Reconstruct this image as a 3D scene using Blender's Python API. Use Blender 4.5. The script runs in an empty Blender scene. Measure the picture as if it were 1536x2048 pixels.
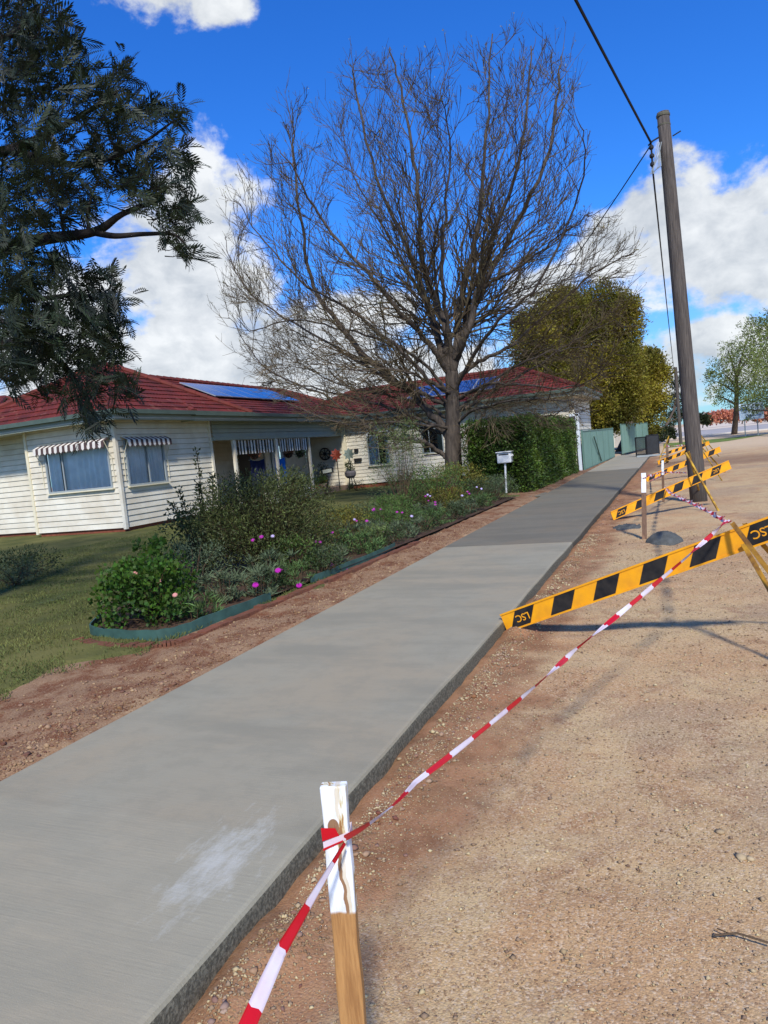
import bpy, math, random
import numpy as np
from mathutils import Vector, Matrix, noise
R = math.radians
rng = np.random.default_rng(7); random.seed(7)
S = bpy.context.scene; C = S.collection
# ------------------------------------------------------------------ camera
CAMH = 1.5
yaw, pitch, roll = R(22.9), R(4.69), R(5.71)
F0 = Vector((-math.sin(yaw), math.cos(yaw), 0)); R0 = Vector((math.cos(yaw), math.sin(yaw), 0)); ZZ = Vector((0, 0, 1))
FW = F0*math.cos(pitch) - ZZ*math.sin(pitch); U0 = ZZ*math.cos(pitch) + F0*math.sin(pitch)
CX = R0*math.cos(roll) - U0*math.sin(roll); CY = R0*math.sin(roll) + U0*math.cos(roll)
cd = bpy.data.cameras.new('camera'); cam = bpy.data.objects.new('camera', cd); C.objects.link(cam)
m = Matrix((CX, CY, -FW)).transposed().to_4x4(); m.translation = (0, 0, CAMH); cam.matrix_world = m
cd.sensor_fit = 'VERTICAL'; cd.sensor_height = 36; cd.lens = 36*1420/2048; cd.clip_start = .05; cd.clip_end = 3000
S.camera = cam
S.render.resolution_x, S.render.resolution_y = 768, 1024
# ------------------------------------------------------------------ sun + sky
sun_az, sun_el = R(153), R(44)          # compass-like angle of the sun measured from +Y towards +X
sd = Vector((math.sin(sun_az)*math.cos(sun_el), math.cos(sun_az)*math.cos(sun_el), math.sin(sun_el)))
ld = bpy.data.lights.new('sun', 'SUN'); ld.energy = 3.6; ld.angle = R(5.0); ld.color = (1, .955, .88)
lo = bpy.data.objects.new('sun', ld); C.objects.link(lo); lo.rotation_euler = sd.to_track_quat('Z', 'Y').to_euler()
S.view_settings.view_transform = 'Standard'; S.view_settings.look = 'None'; S.view_settings.gamma = 1
S.view_settings.exposure = .35
W = bpy.data.worlds.new('World'); S.world = W; W.use_nodes = True
nt = W.node_tree; nt.nodes.clear()
def N(t, typ, **k):
    n = t.nodes.new(typ)
    for a, b in k.items():
        if a.startswith('i_'):
            n.inputs[int(a[2:])].default_value = b
        else: setattr(n, a, b)
    return n
def math_(t, op, a, b=None, c=None, clamp=False):
    n = t.nodes.new('ShaderNodeMath'); n.operation = op; n.use_clamp = clamp
    for i, x in enumerate((a, b, c)):
        if x is None: continue
        if isinstance(x, (int, float)): n.inputs[i].default_value = x
        else: t.links.new(x, n.inputs[i])
    return n.outputs[0]
def mixc(t, fac, a, b, typ='MIX'):
    n = t.nodes.new('ShaderNodeMix'); n.data_type = 'RGBA'; n.blend_type = typ; n.clamp_factor = True
    for i, x in ((0, fac), (6, a), (7, b)):
        if isinstance(x, (int, float)): n.inputs[i].default_value = x
        elif isinstance(x, tuple): n.inputs[i].default_value = x if len(x) == 4 else (*x, 1)
        else: t.links.new(x, n.inputs[i])
    return n.outputs[2]
sky = N(nt, 'ShaderNodeTexSky', sky_type='NISHITA', sun_disc=False, sun_elevation=sun_el, sun_rotation=sun_az)
sky.air_density = 1.0; sky.dust_density = .25; sky.ozone_density = 2.0
tc = N(nt, 'ShaderNodeTexCoord'); sp = N(nt, 'ShaderNodeSeparateXYZ'); nt.links.new(tc.outputs['Generated'], sp.inputs[0])
az = math_(nt, 'MULTIPLY', math_(nt, 'ARCTAN2', sp.outputs[0], sp.outputs[1]), 57.2958)
el = math_(nt, 'MULTIPLY', math_(nt, 'ARCSINE', sp.outputs[2]), 57.2958)
cv = N(nt, 'ShaderNodeCombineXYZ'); nt.links.new(az, cv.inputs[0]); nt.links.new(math_(nt, 'MULTIPLY', el, 1.35), cv.inputs[1])
def fb(scale, detail, rough, off=(0, 0, 0), dist=0.):
    mp = N(nt, 'ShaderNodeMapping'); mp.inputs['Location'].default_value = off; nt.links.new(cv.outputs[0], mp.inputs[0])
    n = N(nt, 'ShaderNodeTexNoise'); n.inputs['Scale'].default_value = scale; n.inputs['Detail'].default_value = detail
    n.inputs['Roughness'].default_value = rough; n.inputs['Distortion'].default_value = dist
    nt.links.new(mp.outputs[0], n.inputs['Vector']); return n.outputs['Fac']
BL = [(-34.5, 18.5, 5, 5.5), (-38, 15, 5, 6), (-29, 8.5, 13, 5.0), (-22, 5, 16, 5), (-37, 12, 6, 6), (3, 12.5, 9, 5.2), (9, 9.5, 6, 4.5), (-4, 4, 14, 3.2), (-34, 13.2, 6.0, 4.6), (-38, 8, 8, 5.5), (-31, 6.5, 8, 4.5), (-25, 10.5, 4.5, 3.0), (-27, 4.5, 12, 4), (-45, 8, 8, 8), (-19, 5.5, 7, 3.2), (-20.5, 11.0, 3, 2.2),
      (.8, 14.6, 5.2, 4.4), (-3.5, 13.2, 4.2, 3.4), (5.2, 11.6, 4.2, 3.8), (8.5, 12.5, 3, 2.6), (-8.5, 11.2, 3.4, 2.4), (2.5, 5.6, 5.5, 2.3), (-5, 4, 8, 2.4), (6.5, 3.2, 6, 2.0), (8.5, 8.6, 4.5, 1.8),
      (-36.5, 32.5, 5.5, 2.5), (-31.5, 31.5, 3.0, 1.9), (-28.5, 33.5, 4, 1.6), (20, 10, 12, 7), (40, 12, 14, 8), (-65, 14, 14, 10), (70, 16, 16, 9), (-100, 14, 18, 9),
      (120, 20, 20, 10), (180, 18, 18, 10), (-150, 25, 20, 12)]
mask = None
for a, e, ra, re in BL:
    dx = math_(nt, 'MULTIPLY', math_(nt, 'SUBTRACT', az, a), 1/ra); dy = math_(nt, 'MULTIPLY', math_(nt, 'SUBTRACT', el, e), 1/re)
    v = math_(nt, 'SUBTRACT', 1.0, math_(nt, 'SQRT', math_(nt, 'ADD', math_(nt, 'MULTIPLY', dx, dx), math_(nt, 'MULTIPLY', dy, dy))))
    mask = v if mask is None else math_(nt, 'SMOOTH_MAX', mask, v, .12)
n1 = fb(.21, 7, .58, (3.1, 1.7, 0), .25); n2 = fb(.62, 5, .6, (9, 4, 0))
mk = math_(nt, 'ADD', mask, math_(nt, 'MULTIPLY', math_(nt, 'SUBTRACT', n1, .5), 1.9))
mk = math_(nt, 'ADD', mk, math_(nt, 'MULTIPLY', math_(nt, 'SUBTRACT', n2, .5), .5))
mr = N(nt, 'ShaderNodeMapRange', interpolation_type='SMOOTHSTEP'); mr.inputs[1].default_value = .02; mr.inputs[2].default_value = .46
nt.links.new(mk, mr.inputs[0]); cm = mr.outputs[0]
n3 = fb(.3, 6, .6, (3.1, 3.9, 0), .3); n4 = fb(.12, 3, .5, (20, 0, 0))
sh = math_(nt, 'ADD', math_(nt, 'MULTIPLY', math_(nt, 'SUBTRACT', n1, n3), 1.6), math_(nt, 'ADD', math_(nt, 'MULTIPLY', math_(nt, 'SUBTRACT', n4, .5), 1.6), .62), clamp=True)
ccol = mixc(nt, sh, (5.0, 5.6, 6.3, 1), (10.2, 10.5, 10.7, 1))
hs = N(nt, 'ShaderNodeHueSaturation'); hs.inputs['Saturation'].default_value = 1.28; hs.inputs['Value'].default_value = 1.0; hs.inputs['Hue'].default_value = .505
nt.links.new(sky.outputs[0], hs.inputs['Color'])
skc = mixc(nt, 1.0, hs.outputs[0], (.62, 1.42, 2.35, 1), 'MULTIPLY')
hz = N(nt, 'ShaderNodeMapRange'); hz.inputs[1].default_value = 14; hz.inputs[2].default_value = 0; nt.links.new(el, hz.inputs[0])
skc = mixc(nt, math_(nt, 'MULTIPLY', hz.outputs[0], .55, clamp=True), skc, (4.2, 5.6, 7.6, 1))
colr = mixc(nt, math_(nt, 'MULTIPLY', cm, .97), skc, ccol)
bg = N(nt, 'ShaderNodeBackground'); bg.inputs[1].default_value = .072; nt.links.new(colr, bg.inputs[0])
wo = N(nt, 'ShaderNodeOutputWorld'); nt.links.new(bg.outputs[0], wo.inputs[0])
# ------------------------------------------------------------------ helpers
def srgb(r, g, b): return tuple(((c/255+.055)/1.055)**2.4 if c > 10 else c/255/12.92 for c in (r, g, b))
def material(name, col, rough=.8, var=.25, scale=6., col2=None, bump=0., bscale=30., coord='Object', spec=.3, island=0., trans=0., metal=0., stretch=(1, 1, 1), detail=5):
    mt = bpy.data.materials.new(name); mt.use_nodes = True; t = mt.node_tree; t.nodes.clear()
    out = N(t, 'ShaderNodeOutputMaterial'); p = N(t, 'ShaderNodeBsdfPrincipled')
    p.inputs['Roughness'].default_value = rough; p.inputs['Specular IOR Level'].default_value = spec; p.inputs['Metallic'].default_value = metal
    tcn = N(t, 'ShaderNodeTexCoord'); mp = N(t, 'ShaderNodeMapping'); mp.inputs['Scale'].default_value = stretch
    t.links.new(tcn.outputs[coord], mp.inputs[0])
    n = N(t, 'ShaderNodeTexNoise'); n.inputs['Scale'].default_value = scale; n.inputs['Detail'].default_value = detail; n.inputs['Roughness'].default_value = .6
    t.links.new(mp.outputs[0], n.inputs['Vector'])
    c2 = col2 if col2 else tuple(c*(1-var) for c in col)
    mr = N(t, 'ShaderNodeMapRange'); mr.inputs[1].default_value = .35; mr.inputs[2].default_value = .65; t.links.new(n.outputs['Fac'], mr.inputs[0])
    c = mixc(t, mr.outputs[0], c2, col)
    if island:
        gi = N(t, 'ShaderNodeNewGeometry'); hsv = N(t, 'ShaderNodeHueSaturation')
        t.links.new(math_(t, 'MULTIPLY_ADD', gi.outputs['Random Per Island'], 2*island, 1-island), hsv.inputs['Value'])
        t.links.new(math_(t, 'MULTIPLY_ADD', gi.outputs['Random Per Island'], .04, .48), hsv.inputs['Hue'])
        t.links.new(c, hsv.inputs['Color']); c = hsv.outputs[0]
    t.links.new(c, p.inputs['Base Color'])
    if bump:
        b = N(t, 'ShaderNodeBump'); b.inputs['Strength'].default_value = min(bump, 1); b.inputs['Distance'].default_value = .02*bump
        nb = N(t, 'ShaderNodeTexNoise'); nb.inputs['Scale'].default_value = bscale; nb.inputs['Detail'].default_value = 4; t.links.new(mp.outputs[0], nb.inputs['Vector'])
        t.links.new(nb.outputs['Fac'], b.inputs['Height']); t.links.new(b.outputs[0], p.inputs['Normal'])
    sh_ = p.outputs[0]
    if trans:
        tr = N(t, 'ShaderNodeBsdfTranslucent'); t.links.new(c, tr.inputs[0]); mx = N(t, 'ShaderNodeMixShader'); mx.inputs[0].default_value = trans
        t.links.new(p.outputs[0], mx.inputs[1]); t.links.new(tr.outputs[0], mx.inputs[2]); sh_ = mx.outputs[0]
    t.links.new(sh_, out.inputs[0]); return mt
def tag(o, label=None, cat=None, group=None, kind=None):
    if label: o['label'] = label
    if cat: o['category'] = cat
    if group: o['group'] = group
    if kind: o['kind'] = kind
    return o
def empty(name, loc, label, cat, group=None, rz=0):
    o = bpy.data.objects.new(name, None); C.objects.link(o); o.location = loc; o.rotation_euler = (0, 0, rz); o.empty_display_size = .1
    return tag(o, label, cat, group)
def link(name, me, parent=None):
    o = bpy.data.objects.new(name, me); C.objects.link(o)
    if parent is not None: o.parent = parent
    return o
def inv(o, parent):        # keep world coordinates under a parent
    o.parent = parent; o.matrix_parent_inverse = Matrix.Translation(parent.location).inverted() if parent.rotation_euler.z == 0 else (Matrix.Translation(parent.location) @ parent.rotation_euler.to_matrix().to_4x4()).inverted()
    return o
class MB:
    def __init__(s): s.v = []; s.f = []; s.mi = []
    def add(s, vs, fs, mi=0):
        b = len(s.v); s.v += [tuple(x) for x in vs]; s.f += [tuple(b+i for i in f) for f in fs]; s.mi += [mi]*len(fs); return s
    def box(s, a, b, mi=0):
        x0, y0, z0 = [min(p, q) for p, q in zip(a, b)]; x1, y1, z1 = [max(p, q) for p, q in zip(a, b)]
        return s.add([(x0, y0, z0), (x1, y0, z0), (x1, y1, z0), (x0, y1, z0), (x0, y0, z1), (x1, y0, z1), (x1, y1, z1), (x0, y1, z1)],
                     [(3, 2, 1, 0), (4, 5, 6, 7), (0, 1, 5, 4), (1, 2, 6, 5), (2, 3, 7, 6), (3, 0, 4, 7)], mi)
    def beam(s, a, b, w, h, up=(0, 0, 1), mi=0, w2=None, h2=None):
        a = Vector(a); b = Vector(b); d = (b-a).normalized(); up = Vector(up); sx = d.cross(up)
        if sx.length < 1e-4: sx = d.cross(Vector((1, 0, 0)))
        sx.normalize(); sy = sx.cross(d); w2 = w if w2 is None else w2; h2 = h if h2 is None else h2
        vs = []
        for p, ww, hh in ((a, w, h), (b, w2, h2)):
            for i, j in ((-1, -1), (1, -1), (1, 1), (-1, 1)): vs.append(p + sx*(i*ww/2) + sy*(j*hh/2))
        return s.add(vs, [(3, 2, 1, 0), (4, 5, 6, 7), (0, 1, 5, 4), (1, 2, 6, 5), (2, 3, 7, 6), (3, 0, 4, 7)], mi)
    def tube(s, pts, rad, n=6, cap=True, mi=0):
        pts = [Vector(p) for p in pts]; L = len(pts)
        if isinstance(rad, (int, float)): rad = [rad]*L
        prev = None; b = len(s.v)
        for i, p in enumerate(pts):
            d = (pts[min(i+1, L-1)]-pts[max(i-1, 0)]).normalized()
            if prev is None:
                x = d.orthogonal().normalized()
            else:
                x = prev - d*prev.dot(d)
                x = x.normalized() if x.length > 1e-5 else d.orthogonal().normalized()
            prev = x; y = d.cross(x)
            for k in range(n):
                a = 2*math.pi*k/n; q = p + (x*math.cos(a)+y*math.sin(a))*rad[i]; s.v.append((q.x, q.y, q.z))
        for i in range(L-1):
            for k in range(n):
                s.f.append((b+i*n+k, b+i*n+(k+1) % n, b+(i+1)*n+(k+1) % n, b+(i+1)*n+k)); s.mi.append(mi)
        if cap:
            s.f.append(tuple(b+k for k in range(n))[::-1]); s.f.append(tuple(b+(L-1)*n+k for k in range(n))); s.mi += [mi, mi]
        return s
    def lathe(s, c, prof, n=16, mi=0):
        b = len(s.v)
        for r, z in prof:
            for k in range(n): s.v.append((c[0]+r*math.cos(2*math.pi*k/n), c[1]+r*math.sin(2*math.pi*k/n), c[2]+z))
        for i in range(len(prof)-1):
            for k in range(n): s.f.append((b+i*n+k, b+i*n+(k+1) % n, b+(i+1)*n+(k+1) % n, b+(i+1)*n+k)); s.mi.append(mi)
        s.f.append(tuple(b+k for k in range(n))[::-1]); s.f.append(tuple(b+(len(prof)-1)*n+k for k in range(n))); s.mi += [mi, mi]
        return s
    def build(s, name, mat, parent=None, smooth=False, bevel=0., off=None):
        me = bpy.data.meshes.new(name)
        vs = s.v if off is None else [(x-off[0], y-off[1], z-off[2]) for x, y, z in s.v]
        me.from_pydata(vs, [], s.f)
        for q in (mat if isinstance(mat, (list, tuple)) else [mat]): me.materials.append(q)
        if isinstance(mat, (list, tuple)): me.polygons.foreach_set('material_index', s.mi)
        if smooth: me.polygons.foreach_set('use_smooth', [True]*len(me.polygons))
        o = link(name, me)
        if parent is not None: inv(o, parent)
        if bevel:
            b = o.modifiers.new('bevel', 'BEVEL'); b.width = bevel; b.segments = 2; b.limit_method = 'ANGLE'
        return o
def npmesh(name, V, Fq, mat, parent=None, smooth=False):       # V (n,3), Fq (m,k) one face size
    me = bpy.data.meshes.new(name); k = Fq.shape[1]
    me.vertices.add(len(V)); me.vertices.foreach_set('co', V.astype(np.float32).ravel())
    me.loops.add(Fq.size); me.loops.foreach_set('vertex_index', Fq.astype(np.int32).ravel())
    me.polygons.add(len(Fq)); me.polygons.foreach_set('loop_start', np.arange(0, Fq.size, k, dtype=np.int32)); me.polygons.foreach_set('loop_total', np.full(len(Fq), k, dtype=np.int32))
    me.materials.append(mat)
    if smooth: me.polygons.foreach_set('use_smooth', np.ones(len(Fq), bool))
    me.update(calc_edges=True); me.validate()
    o = link(name, me)
    if parent is not None: inv(o, parent)
    return o
def unit(a): return a/np.maximum(np.linalg.norm(a, axis=-1, keepdims=True), 1e-9)
def leaves(P, D, L, Wd, fold=.25, rs=None):     # P,D (n,3) -> diamond leaves, 4 verts, one quad each
    n = len(P); D = unit(D); r = unit(rng.normal(size=(n, 3))); Sx = unit(np.cross(D, r)); L = np.broadcast_to(L, (n,))[:, None]; Wd = np.broadcast_to(Wd, (n,))[:, None]
    Nn = np.cross(Sx, D)
    V = np.stack([P, P+D*L*.45+Sx*Wd/2+Nn*L*fold*.3, P+D*L, P+D*L*.45-Sx*Wd/2+Nn*L*fold*.3], 1).reshape(-1, 3)
    return V, np.arange(4*n).reshape(-1, 4)
def vnoise(x, y, seed=0):
    xi = np.floor(x).astype(np.int64); yi = np.floor(y).astype(np.int64); xf = x-xi; yf = y-yi
    def h(a, b):
        k = (a*374761393+b*668265263+seed*1442695041) & 0x7fffffff; k = ((k ^ (k >> 13))*1274126177) & 0x7fffffff; return ((k ^ (k >> 16)) & 0xffff)/65535.
    u = xf*xf*(3-2*xf); v = yf*yf*(3-2*yf)
    return (h(xi, yi)*(1-u)+h(xi+1, yi)*u)*(1-v)+(h(xi, yi+1)*(1-u)+h(xi+1, yi+1)*u)*v
def fbm(x, y, o=4, seed=0):
    s = 0; a = .5
    for i in range(o): s = s+a*vnoise(x*2**i+17.3*i, y*2**i-9.1*i, seed+i); a *= .5
    return s
def sst(a, b, x): t = np.clip((x-a)/(b-a), 0, 1); return t*t*(3-2*t)
def at(u, v, d):           # a point d metres ahead of the camera seen at photo pixel (u, v): used to measure positions
    r = FW + CX*((u-768)/1420) - CY*((v-1024)/1420); return Vector((0, 0, CAMH)) + r*d
def gnd(u, v, z=-.1):
    r = FW + CX*((u-768)/1420) - CY*((v-1024)/1420); t = (z-CAMH)/r.z; return Vector((0, 0, CAMH)) + r*t
# ------------------------------------------------------------------ ground
PL, PR = -3.38, -1.46      # left and right edge of the footpath
def gh(x, y):
    z = -.1*sst(-3.3, -1.6, x)*(1-sst(60, 90, y)) + 0*x
    under = sst(PL+.005, PL+.05, x)*(1-sst(PR-.06, PR-.015, x))*(1-sst(60, 60.2, y))*sst(-3.2, -3, y)
    near = 1-sst(30, 60, y)
    z = z + near*(fbm(x*.9, y*.9, 3, 3)-.47)*.05*sst(-1.5, -.8, x)
    z = z + near*(fbm(x*6, y*6, 4, 5)-.47)*.034
    e = np.exp(-((x+1.33)/.13)**2)*sst(.42, .6, fbm(x*3, y*2.2, 3, 9))*near
    z = z + e*.05
    l = sst(-4.4, -3.9, x)*(1-sst(-3.5, -3.4, x))*near
    z = z + l*(.07*(fbm(x*4, y*4, 4, 21)-.36)) - .055*np.exp(-((x+3.42)/.09)**2)*near*sst(.38, .6, fbm(x*1.2, y*1.2, 2, 33))
    lawn = (1-sst(-4.6, -4.1, x))*near
    z = z + lawn*(fbm(x*.5, y*.5, 3, 41)-.3)*.06
    z = z*(1-under)-.14*under
    return z
def axis(a, b, st, lo, hi, gr=1.12):
    c = list(np.arange(a, b, st)); s = st; x = b
    while x < hi: c.append(x); s *= gr; x += s
    c.append(hi); s = st; x = a
    while x > lo: s *= gr; x -= s; c.insert(0, max(x, lo))
    return np.unique(np.array(c))
gx = axis(-5.6, 3.0, .05, -1200, 1200); gy = axis(.2, 12., .055, -400, 1500, 1.035)
X_, Y_ = np.meshgrid(gx, gy); Zg = gh(X_, Y_)
V = np.stack([X_, Y_, Zg], -1).reshape(-1, 3); nx = len(gx); ny = len(gy)
ii = (np.arange(ny-1)[:, None]*nx+np.arange(nx-1)[None]).ravel()
Fq = np.stack([ii, ii+1, ii+nx+1, ii+nx], 1)
def gz(x, y):          # height of the ground mesh itself
    x = np.asarray(x, float); y = np.asarray(y, float); i = np.clip(np.searchsorted(gx, x)-1, 0, nx-2); j = np.clip(np.searchsorted(gy, y)-1, 0, ny-2)
    a = (x-gx[i])/(gx[i+1]-gx[i]); b_ = (y-gy[j])/(gy[j+1]-gy[j])
    return (Zg[j, i]*(1-a)+Zg[j, i+1]*a)*(1-b_)+(Zg[j+1, i]*(1-a)+Zg[j+1, i+1]*a)*b_
def ground_mat():
    mt = bpy.data.materials.new('gravel_ground'); mt.use_nodes = True; t = mt.node_tree; t.nodes.clear()
    out = N(t, 'ShaderNodeOutputMaterial'); p = N(t, 'ShaderNodeBsdfPrincipled'); p.inputs['Roughness'].default_value = .95; p.inputs['Specular IOR Level'].default_value = .12
    tcn = N(t, 'ShaderNodeTexCoord'); s = N(t, 'ShaderNodeSeparateXYZ'); t.links.new(tcn.outputs['Object'], s.inputs[0])
    def nz(sc, det=5, ro=.6, dist=0):
        n = N(t, 'ShaderNodeTexNoise'); n.inputs['Scale'].default_value = sc; n.inputs['Detail'].default_value = det; n.inputs['Roughness'].default_value = ro; n.inputs['Distortion'].default_value = dist
        t.links.new(tcn.outputs['Object'], n.inputs['Vector']); return n.outputs['Fac']
    def rmp(x, a, b):
        r = N(t, 'ShaderNodeMapRange', interpolation_type='SMOOTHSTEP'); r.inputs[1].default_value = a; r.inputs[2].default_value = b; t.links.new(x, r.inputs[0]); return r.outputs[0]
    big = nz(.9, 6, .65, .4); mid = nz(4.5, 6, .7); fine = nz(60, 4, .7); patch = nz(.45, 3, .5)
    c = mixc(t, rmp(big, .38, .62), srgb(190, 163, 120), srgb(180, 143, 102))
    c = mixc(t, math_(t, 'MULTIPLY', rmp(patch, .5, .64), .55), c, srgb(156, 138, 112))
    c = mixc(t, math_(t, 'MULTIPLY', rmp(mid, .50, .72), .5), c, srgb(150, 116, 90))
    c = mixc(t, math_(t, 'MULTIPLY', rmp(nz(2.1, 5, .7, .8), .55, .66), .55), c, srgb(138, 98, 70))
    c = mixc(t, math_(t, 'MULTIPLY', rmp(fine, .53, .72), .7), c, srgb(112, 84, 62))
    c = mixc(t, math_(t, 'MULTIPLY', rmp(nz(95, 3, .6), .56, .7), .6), c, srgb(214, 190, 158))
    vo = N(t, 'ShaderNodeTexVoronoi'); vo.inputs['Scale'].default_value = 125; t.links.new(tcn.outputs['Object'], vo.inputs['Vector'])
    sv = N(t, 'ShaderNodeSeparateColor'); t.links.new(vo.outputs['Color'], sv.inputs[0])
    c = mixc(t, math_(t, 'MULTIPLY', rmp(sv.outputs[0], .72, .95), .55), c, srgb(208, 186, 156))
    c = mixc(t, math_(t, 'MULTIPLY', rmp(sv.outputs[1], .78, .96), .5), c, srgb(120, 88, 66))
    # red clay thrown up beside the slab, both sides
    wob = math_(t, 'MULTIPLY', math_(t, 'SUBTRACT', nz(1.7, 4, .6), .5), 1.1)
    xr = math_(t, 'ADD', s.outputs[0], wob)
    clay = math_(t, 'MULTIPLY', rmp(xr, -1.9, -1.55), math_(t, 'SUBTRACT', 1, rmp(xr, -1.15, -.75)))
    c = mixc(t, math_(t, 'MULTIPLY', clay, .75), c, mixc(t, rmp(mid, .4, .6), srgb(150, 104, 74), srgb(120, 78, 52)))
    left = math_(t, 'SUBTRACT', 1, rmp(xr, -3.5, -3.0))
    lc = mixc(t, rmp(nz(2.6, 5, .65, .5), .44, .6), srgb(146, 116, 88), srgb(116, 74, 50))
    lc = mixc(t, math_(t, 'MULTIPLY', rmp(sv.outputs[2], .6, .95), .5), lc, srgb(166, 140, 112))
    lc = mixc(t, math_(t, 'MULTIPLY', rmp(fine, .5, .7), .6), lc, srgb(80, 52, 36))
    c = mixc(t, left, c, lc)
    # darker brown band across the ground and paler far ground
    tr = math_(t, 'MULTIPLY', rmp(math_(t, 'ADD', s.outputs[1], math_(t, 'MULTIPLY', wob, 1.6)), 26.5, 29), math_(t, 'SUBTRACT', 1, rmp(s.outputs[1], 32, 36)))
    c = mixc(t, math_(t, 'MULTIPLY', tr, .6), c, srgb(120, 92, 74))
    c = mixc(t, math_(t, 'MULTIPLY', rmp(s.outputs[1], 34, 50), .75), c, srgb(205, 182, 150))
    t.links.new(c, p.inputs['Base Color'])
    b1 = N(t, 'ShaderNodeBump'); b1.inputs['Strength'].default_value = .9; b1.inputs['Distance'].default_value = .004
    hsum = math_(t, 'ADD', math_(t, 'MULTIPLY', fine, 1.0), math_(t, 'MULTIPLY', vo.outputs['Distance'], -.7))
    t.links.new(math_(t, 'ADD', hsum, math_(t, 'MULTIPLY', nz(24, 6, .8), .9)), b1.inputs['Height']); t.links.new(b1.outputs[0], p.inputs['Normal'])
    t.links.new(p.outputs[0], out.inputs[0]); return mt
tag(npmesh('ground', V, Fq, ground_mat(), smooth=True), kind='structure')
# footpath slabs
def concrete(name, base, dark=1., far=False):
    mt = bpy.data.materials.new(name); mt.use_nodes = True; t = mt.node_tree; t.nodes.clear()
    out = N(t, 'ShaderNodeOutputMaterial'); p = N(t, 'ShaderNodeBsdfPrincipled'); p.inputs['Roughness'].default_value = .85; p.inputs['Specular IOR Level'].default_value = .25
    tcn = N(t, 'ShaderNodeTexCoord'); s = N(t, 'ShaderNodeSeparateXYZ'); t.links.new(tcn.outputs['Object'], s.inputs[0])
    def nz(sc, det=5, ro=.6, st=(1, 1, 1), dist=0):
        mp = N(t, 'ShaderNodeMapping'); mp.inputs['Scale'].default_value = st; t.links.new(tcn.outputs['Object'], mp.inputs[0])
        n = N(t, 'ShaderNodeTexNoise'); n.inputs['Scale'].default_value = sc; n.inputs['Detail'].default_value = det; n.inputs['Roughness'].default_value = ro; n.inputs['Distortion'].default_value = dist
        t.links.new(mp.outputs[0], n.inputs['Vector']); return n.outputs['Fac']
    def rmp(x, a, b):
        r = N(t, 'ShaderNodeMapRange', interpolation_type='SMOOTHSTEP'); r.inputs[1].default_value = a; r.inputs[2].default_value = b; t.links.new(x, r.inputs[0]); return r.outputs[0]
    d = tuple(c*.8 for c in base); w = (base[0]*1.07, base[1]*.99, base[2]*.93)
    c = mixc(t, rmp(nz(.8, 5, .6, dist=.6), .36, .64), base, w)
    c = mixc(t, math_(t, 'MULTIPLY', rmp(nz(1.3, 6, .65, (.4, 1.3, 1)), .44, .66), .85), c, d)
    c = mixc(t, math_(t, 'MULTIPLY', rmp(nz(5, 6, .7), .46, .62), .4), c, tuple(x*.82 for x in base))
    c = mixc(t, math_(t, 'MULTIPLY', math_(t, 'SUBTRACT', 1, rmp(math_(t, 'ADD', s.outputs[1], math_(t, 'MULTIPLY', nz(1.5), .12)), 2.38, 2.44)), .16), c, tuple(min(x*1.5, .9) for x in base))
    c = mixc(t, math_(t, 'MULTIPLY', rmp(nz(60, 3, .5, (.06, 1, 1)), .42, .62), .06), c, tuple(x*.72 for x in base))
    c = mixc(t, math_(t, 'MULTIPLY', rmp(nz(260, 3, .6), .55, .7), .3), c, tuple(x*.55 for x in base))
    c = mixc(t, math_(t, 'MULTIPLY', rmp(nz(180, 2, .6), .58, .72), .3), c, tuple(min(x*1.5, .8) for x in base))
    # pale cement powder left by the float
    ex = math_(t, 'MULTIPLY', math_(t, 'ADD', s.outputs[0], 1.73), 1/.16); ey = math_(t, 'MULTIPLY', math_(t, 'ADD', s.outputs[1], -2.13), 1/.36)
    exx = math_(t, 'ADD', ex, math_(t, 'MULTIPLY', ey, .25))
    rr = math_(t, 'SQRT', math_(t, 'ADD', math_(t, 'MULTIPLY', exx, exx), math_(t, 'MULTIPLY', ey, ey)))
    pw = math_(t, 'SUBTRACT', math_(t, 'ADD', math_(t, 'SUBTRACT', 1.0, rr), math_(t, 'MULTIPLY', math_(t, 'SUBTRACT', nz(16, 5, .75, (1, .35, 1)), .5), 3.4)), 0, clamp=True)
    c = mixc(t, math_(t, 'MULTIPLY', pw, .55), c, srgb(196, 196, 186))
    # wet dark vertical side faces, rough where the boards came off
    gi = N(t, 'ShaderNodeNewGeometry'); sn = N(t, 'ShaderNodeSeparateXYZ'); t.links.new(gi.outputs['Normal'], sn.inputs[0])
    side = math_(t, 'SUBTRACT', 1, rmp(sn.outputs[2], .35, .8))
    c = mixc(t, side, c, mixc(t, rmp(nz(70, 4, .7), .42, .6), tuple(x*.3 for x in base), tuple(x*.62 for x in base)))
    t.links.new(c, p.inputs['Base Color'])
    b = N(t, 'ShaderNodeBump'); b.inputs['Strength'].default_value = .35; b.inputs['Distance'].default_value = .004
    hh = math_(t, 'ADD', nz(90, 3, .5, (.05, 1, 1)), math_(t, 'MULTIPLY', nz(220, 3, .7), .8))
    hh = math_(t, 'ADD', hh, math_(t, 'MULTIPLY', math_(t, 'MULTIPLY', side, nz(55, 4, .7)), 8))
    t.links.new(hh, b.inputs['Height']); t.links.new(b.outputs[0], p.inputs['Normal']); t.links.new(p.outputs[0], out.inputs[0]); return mt
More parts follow.
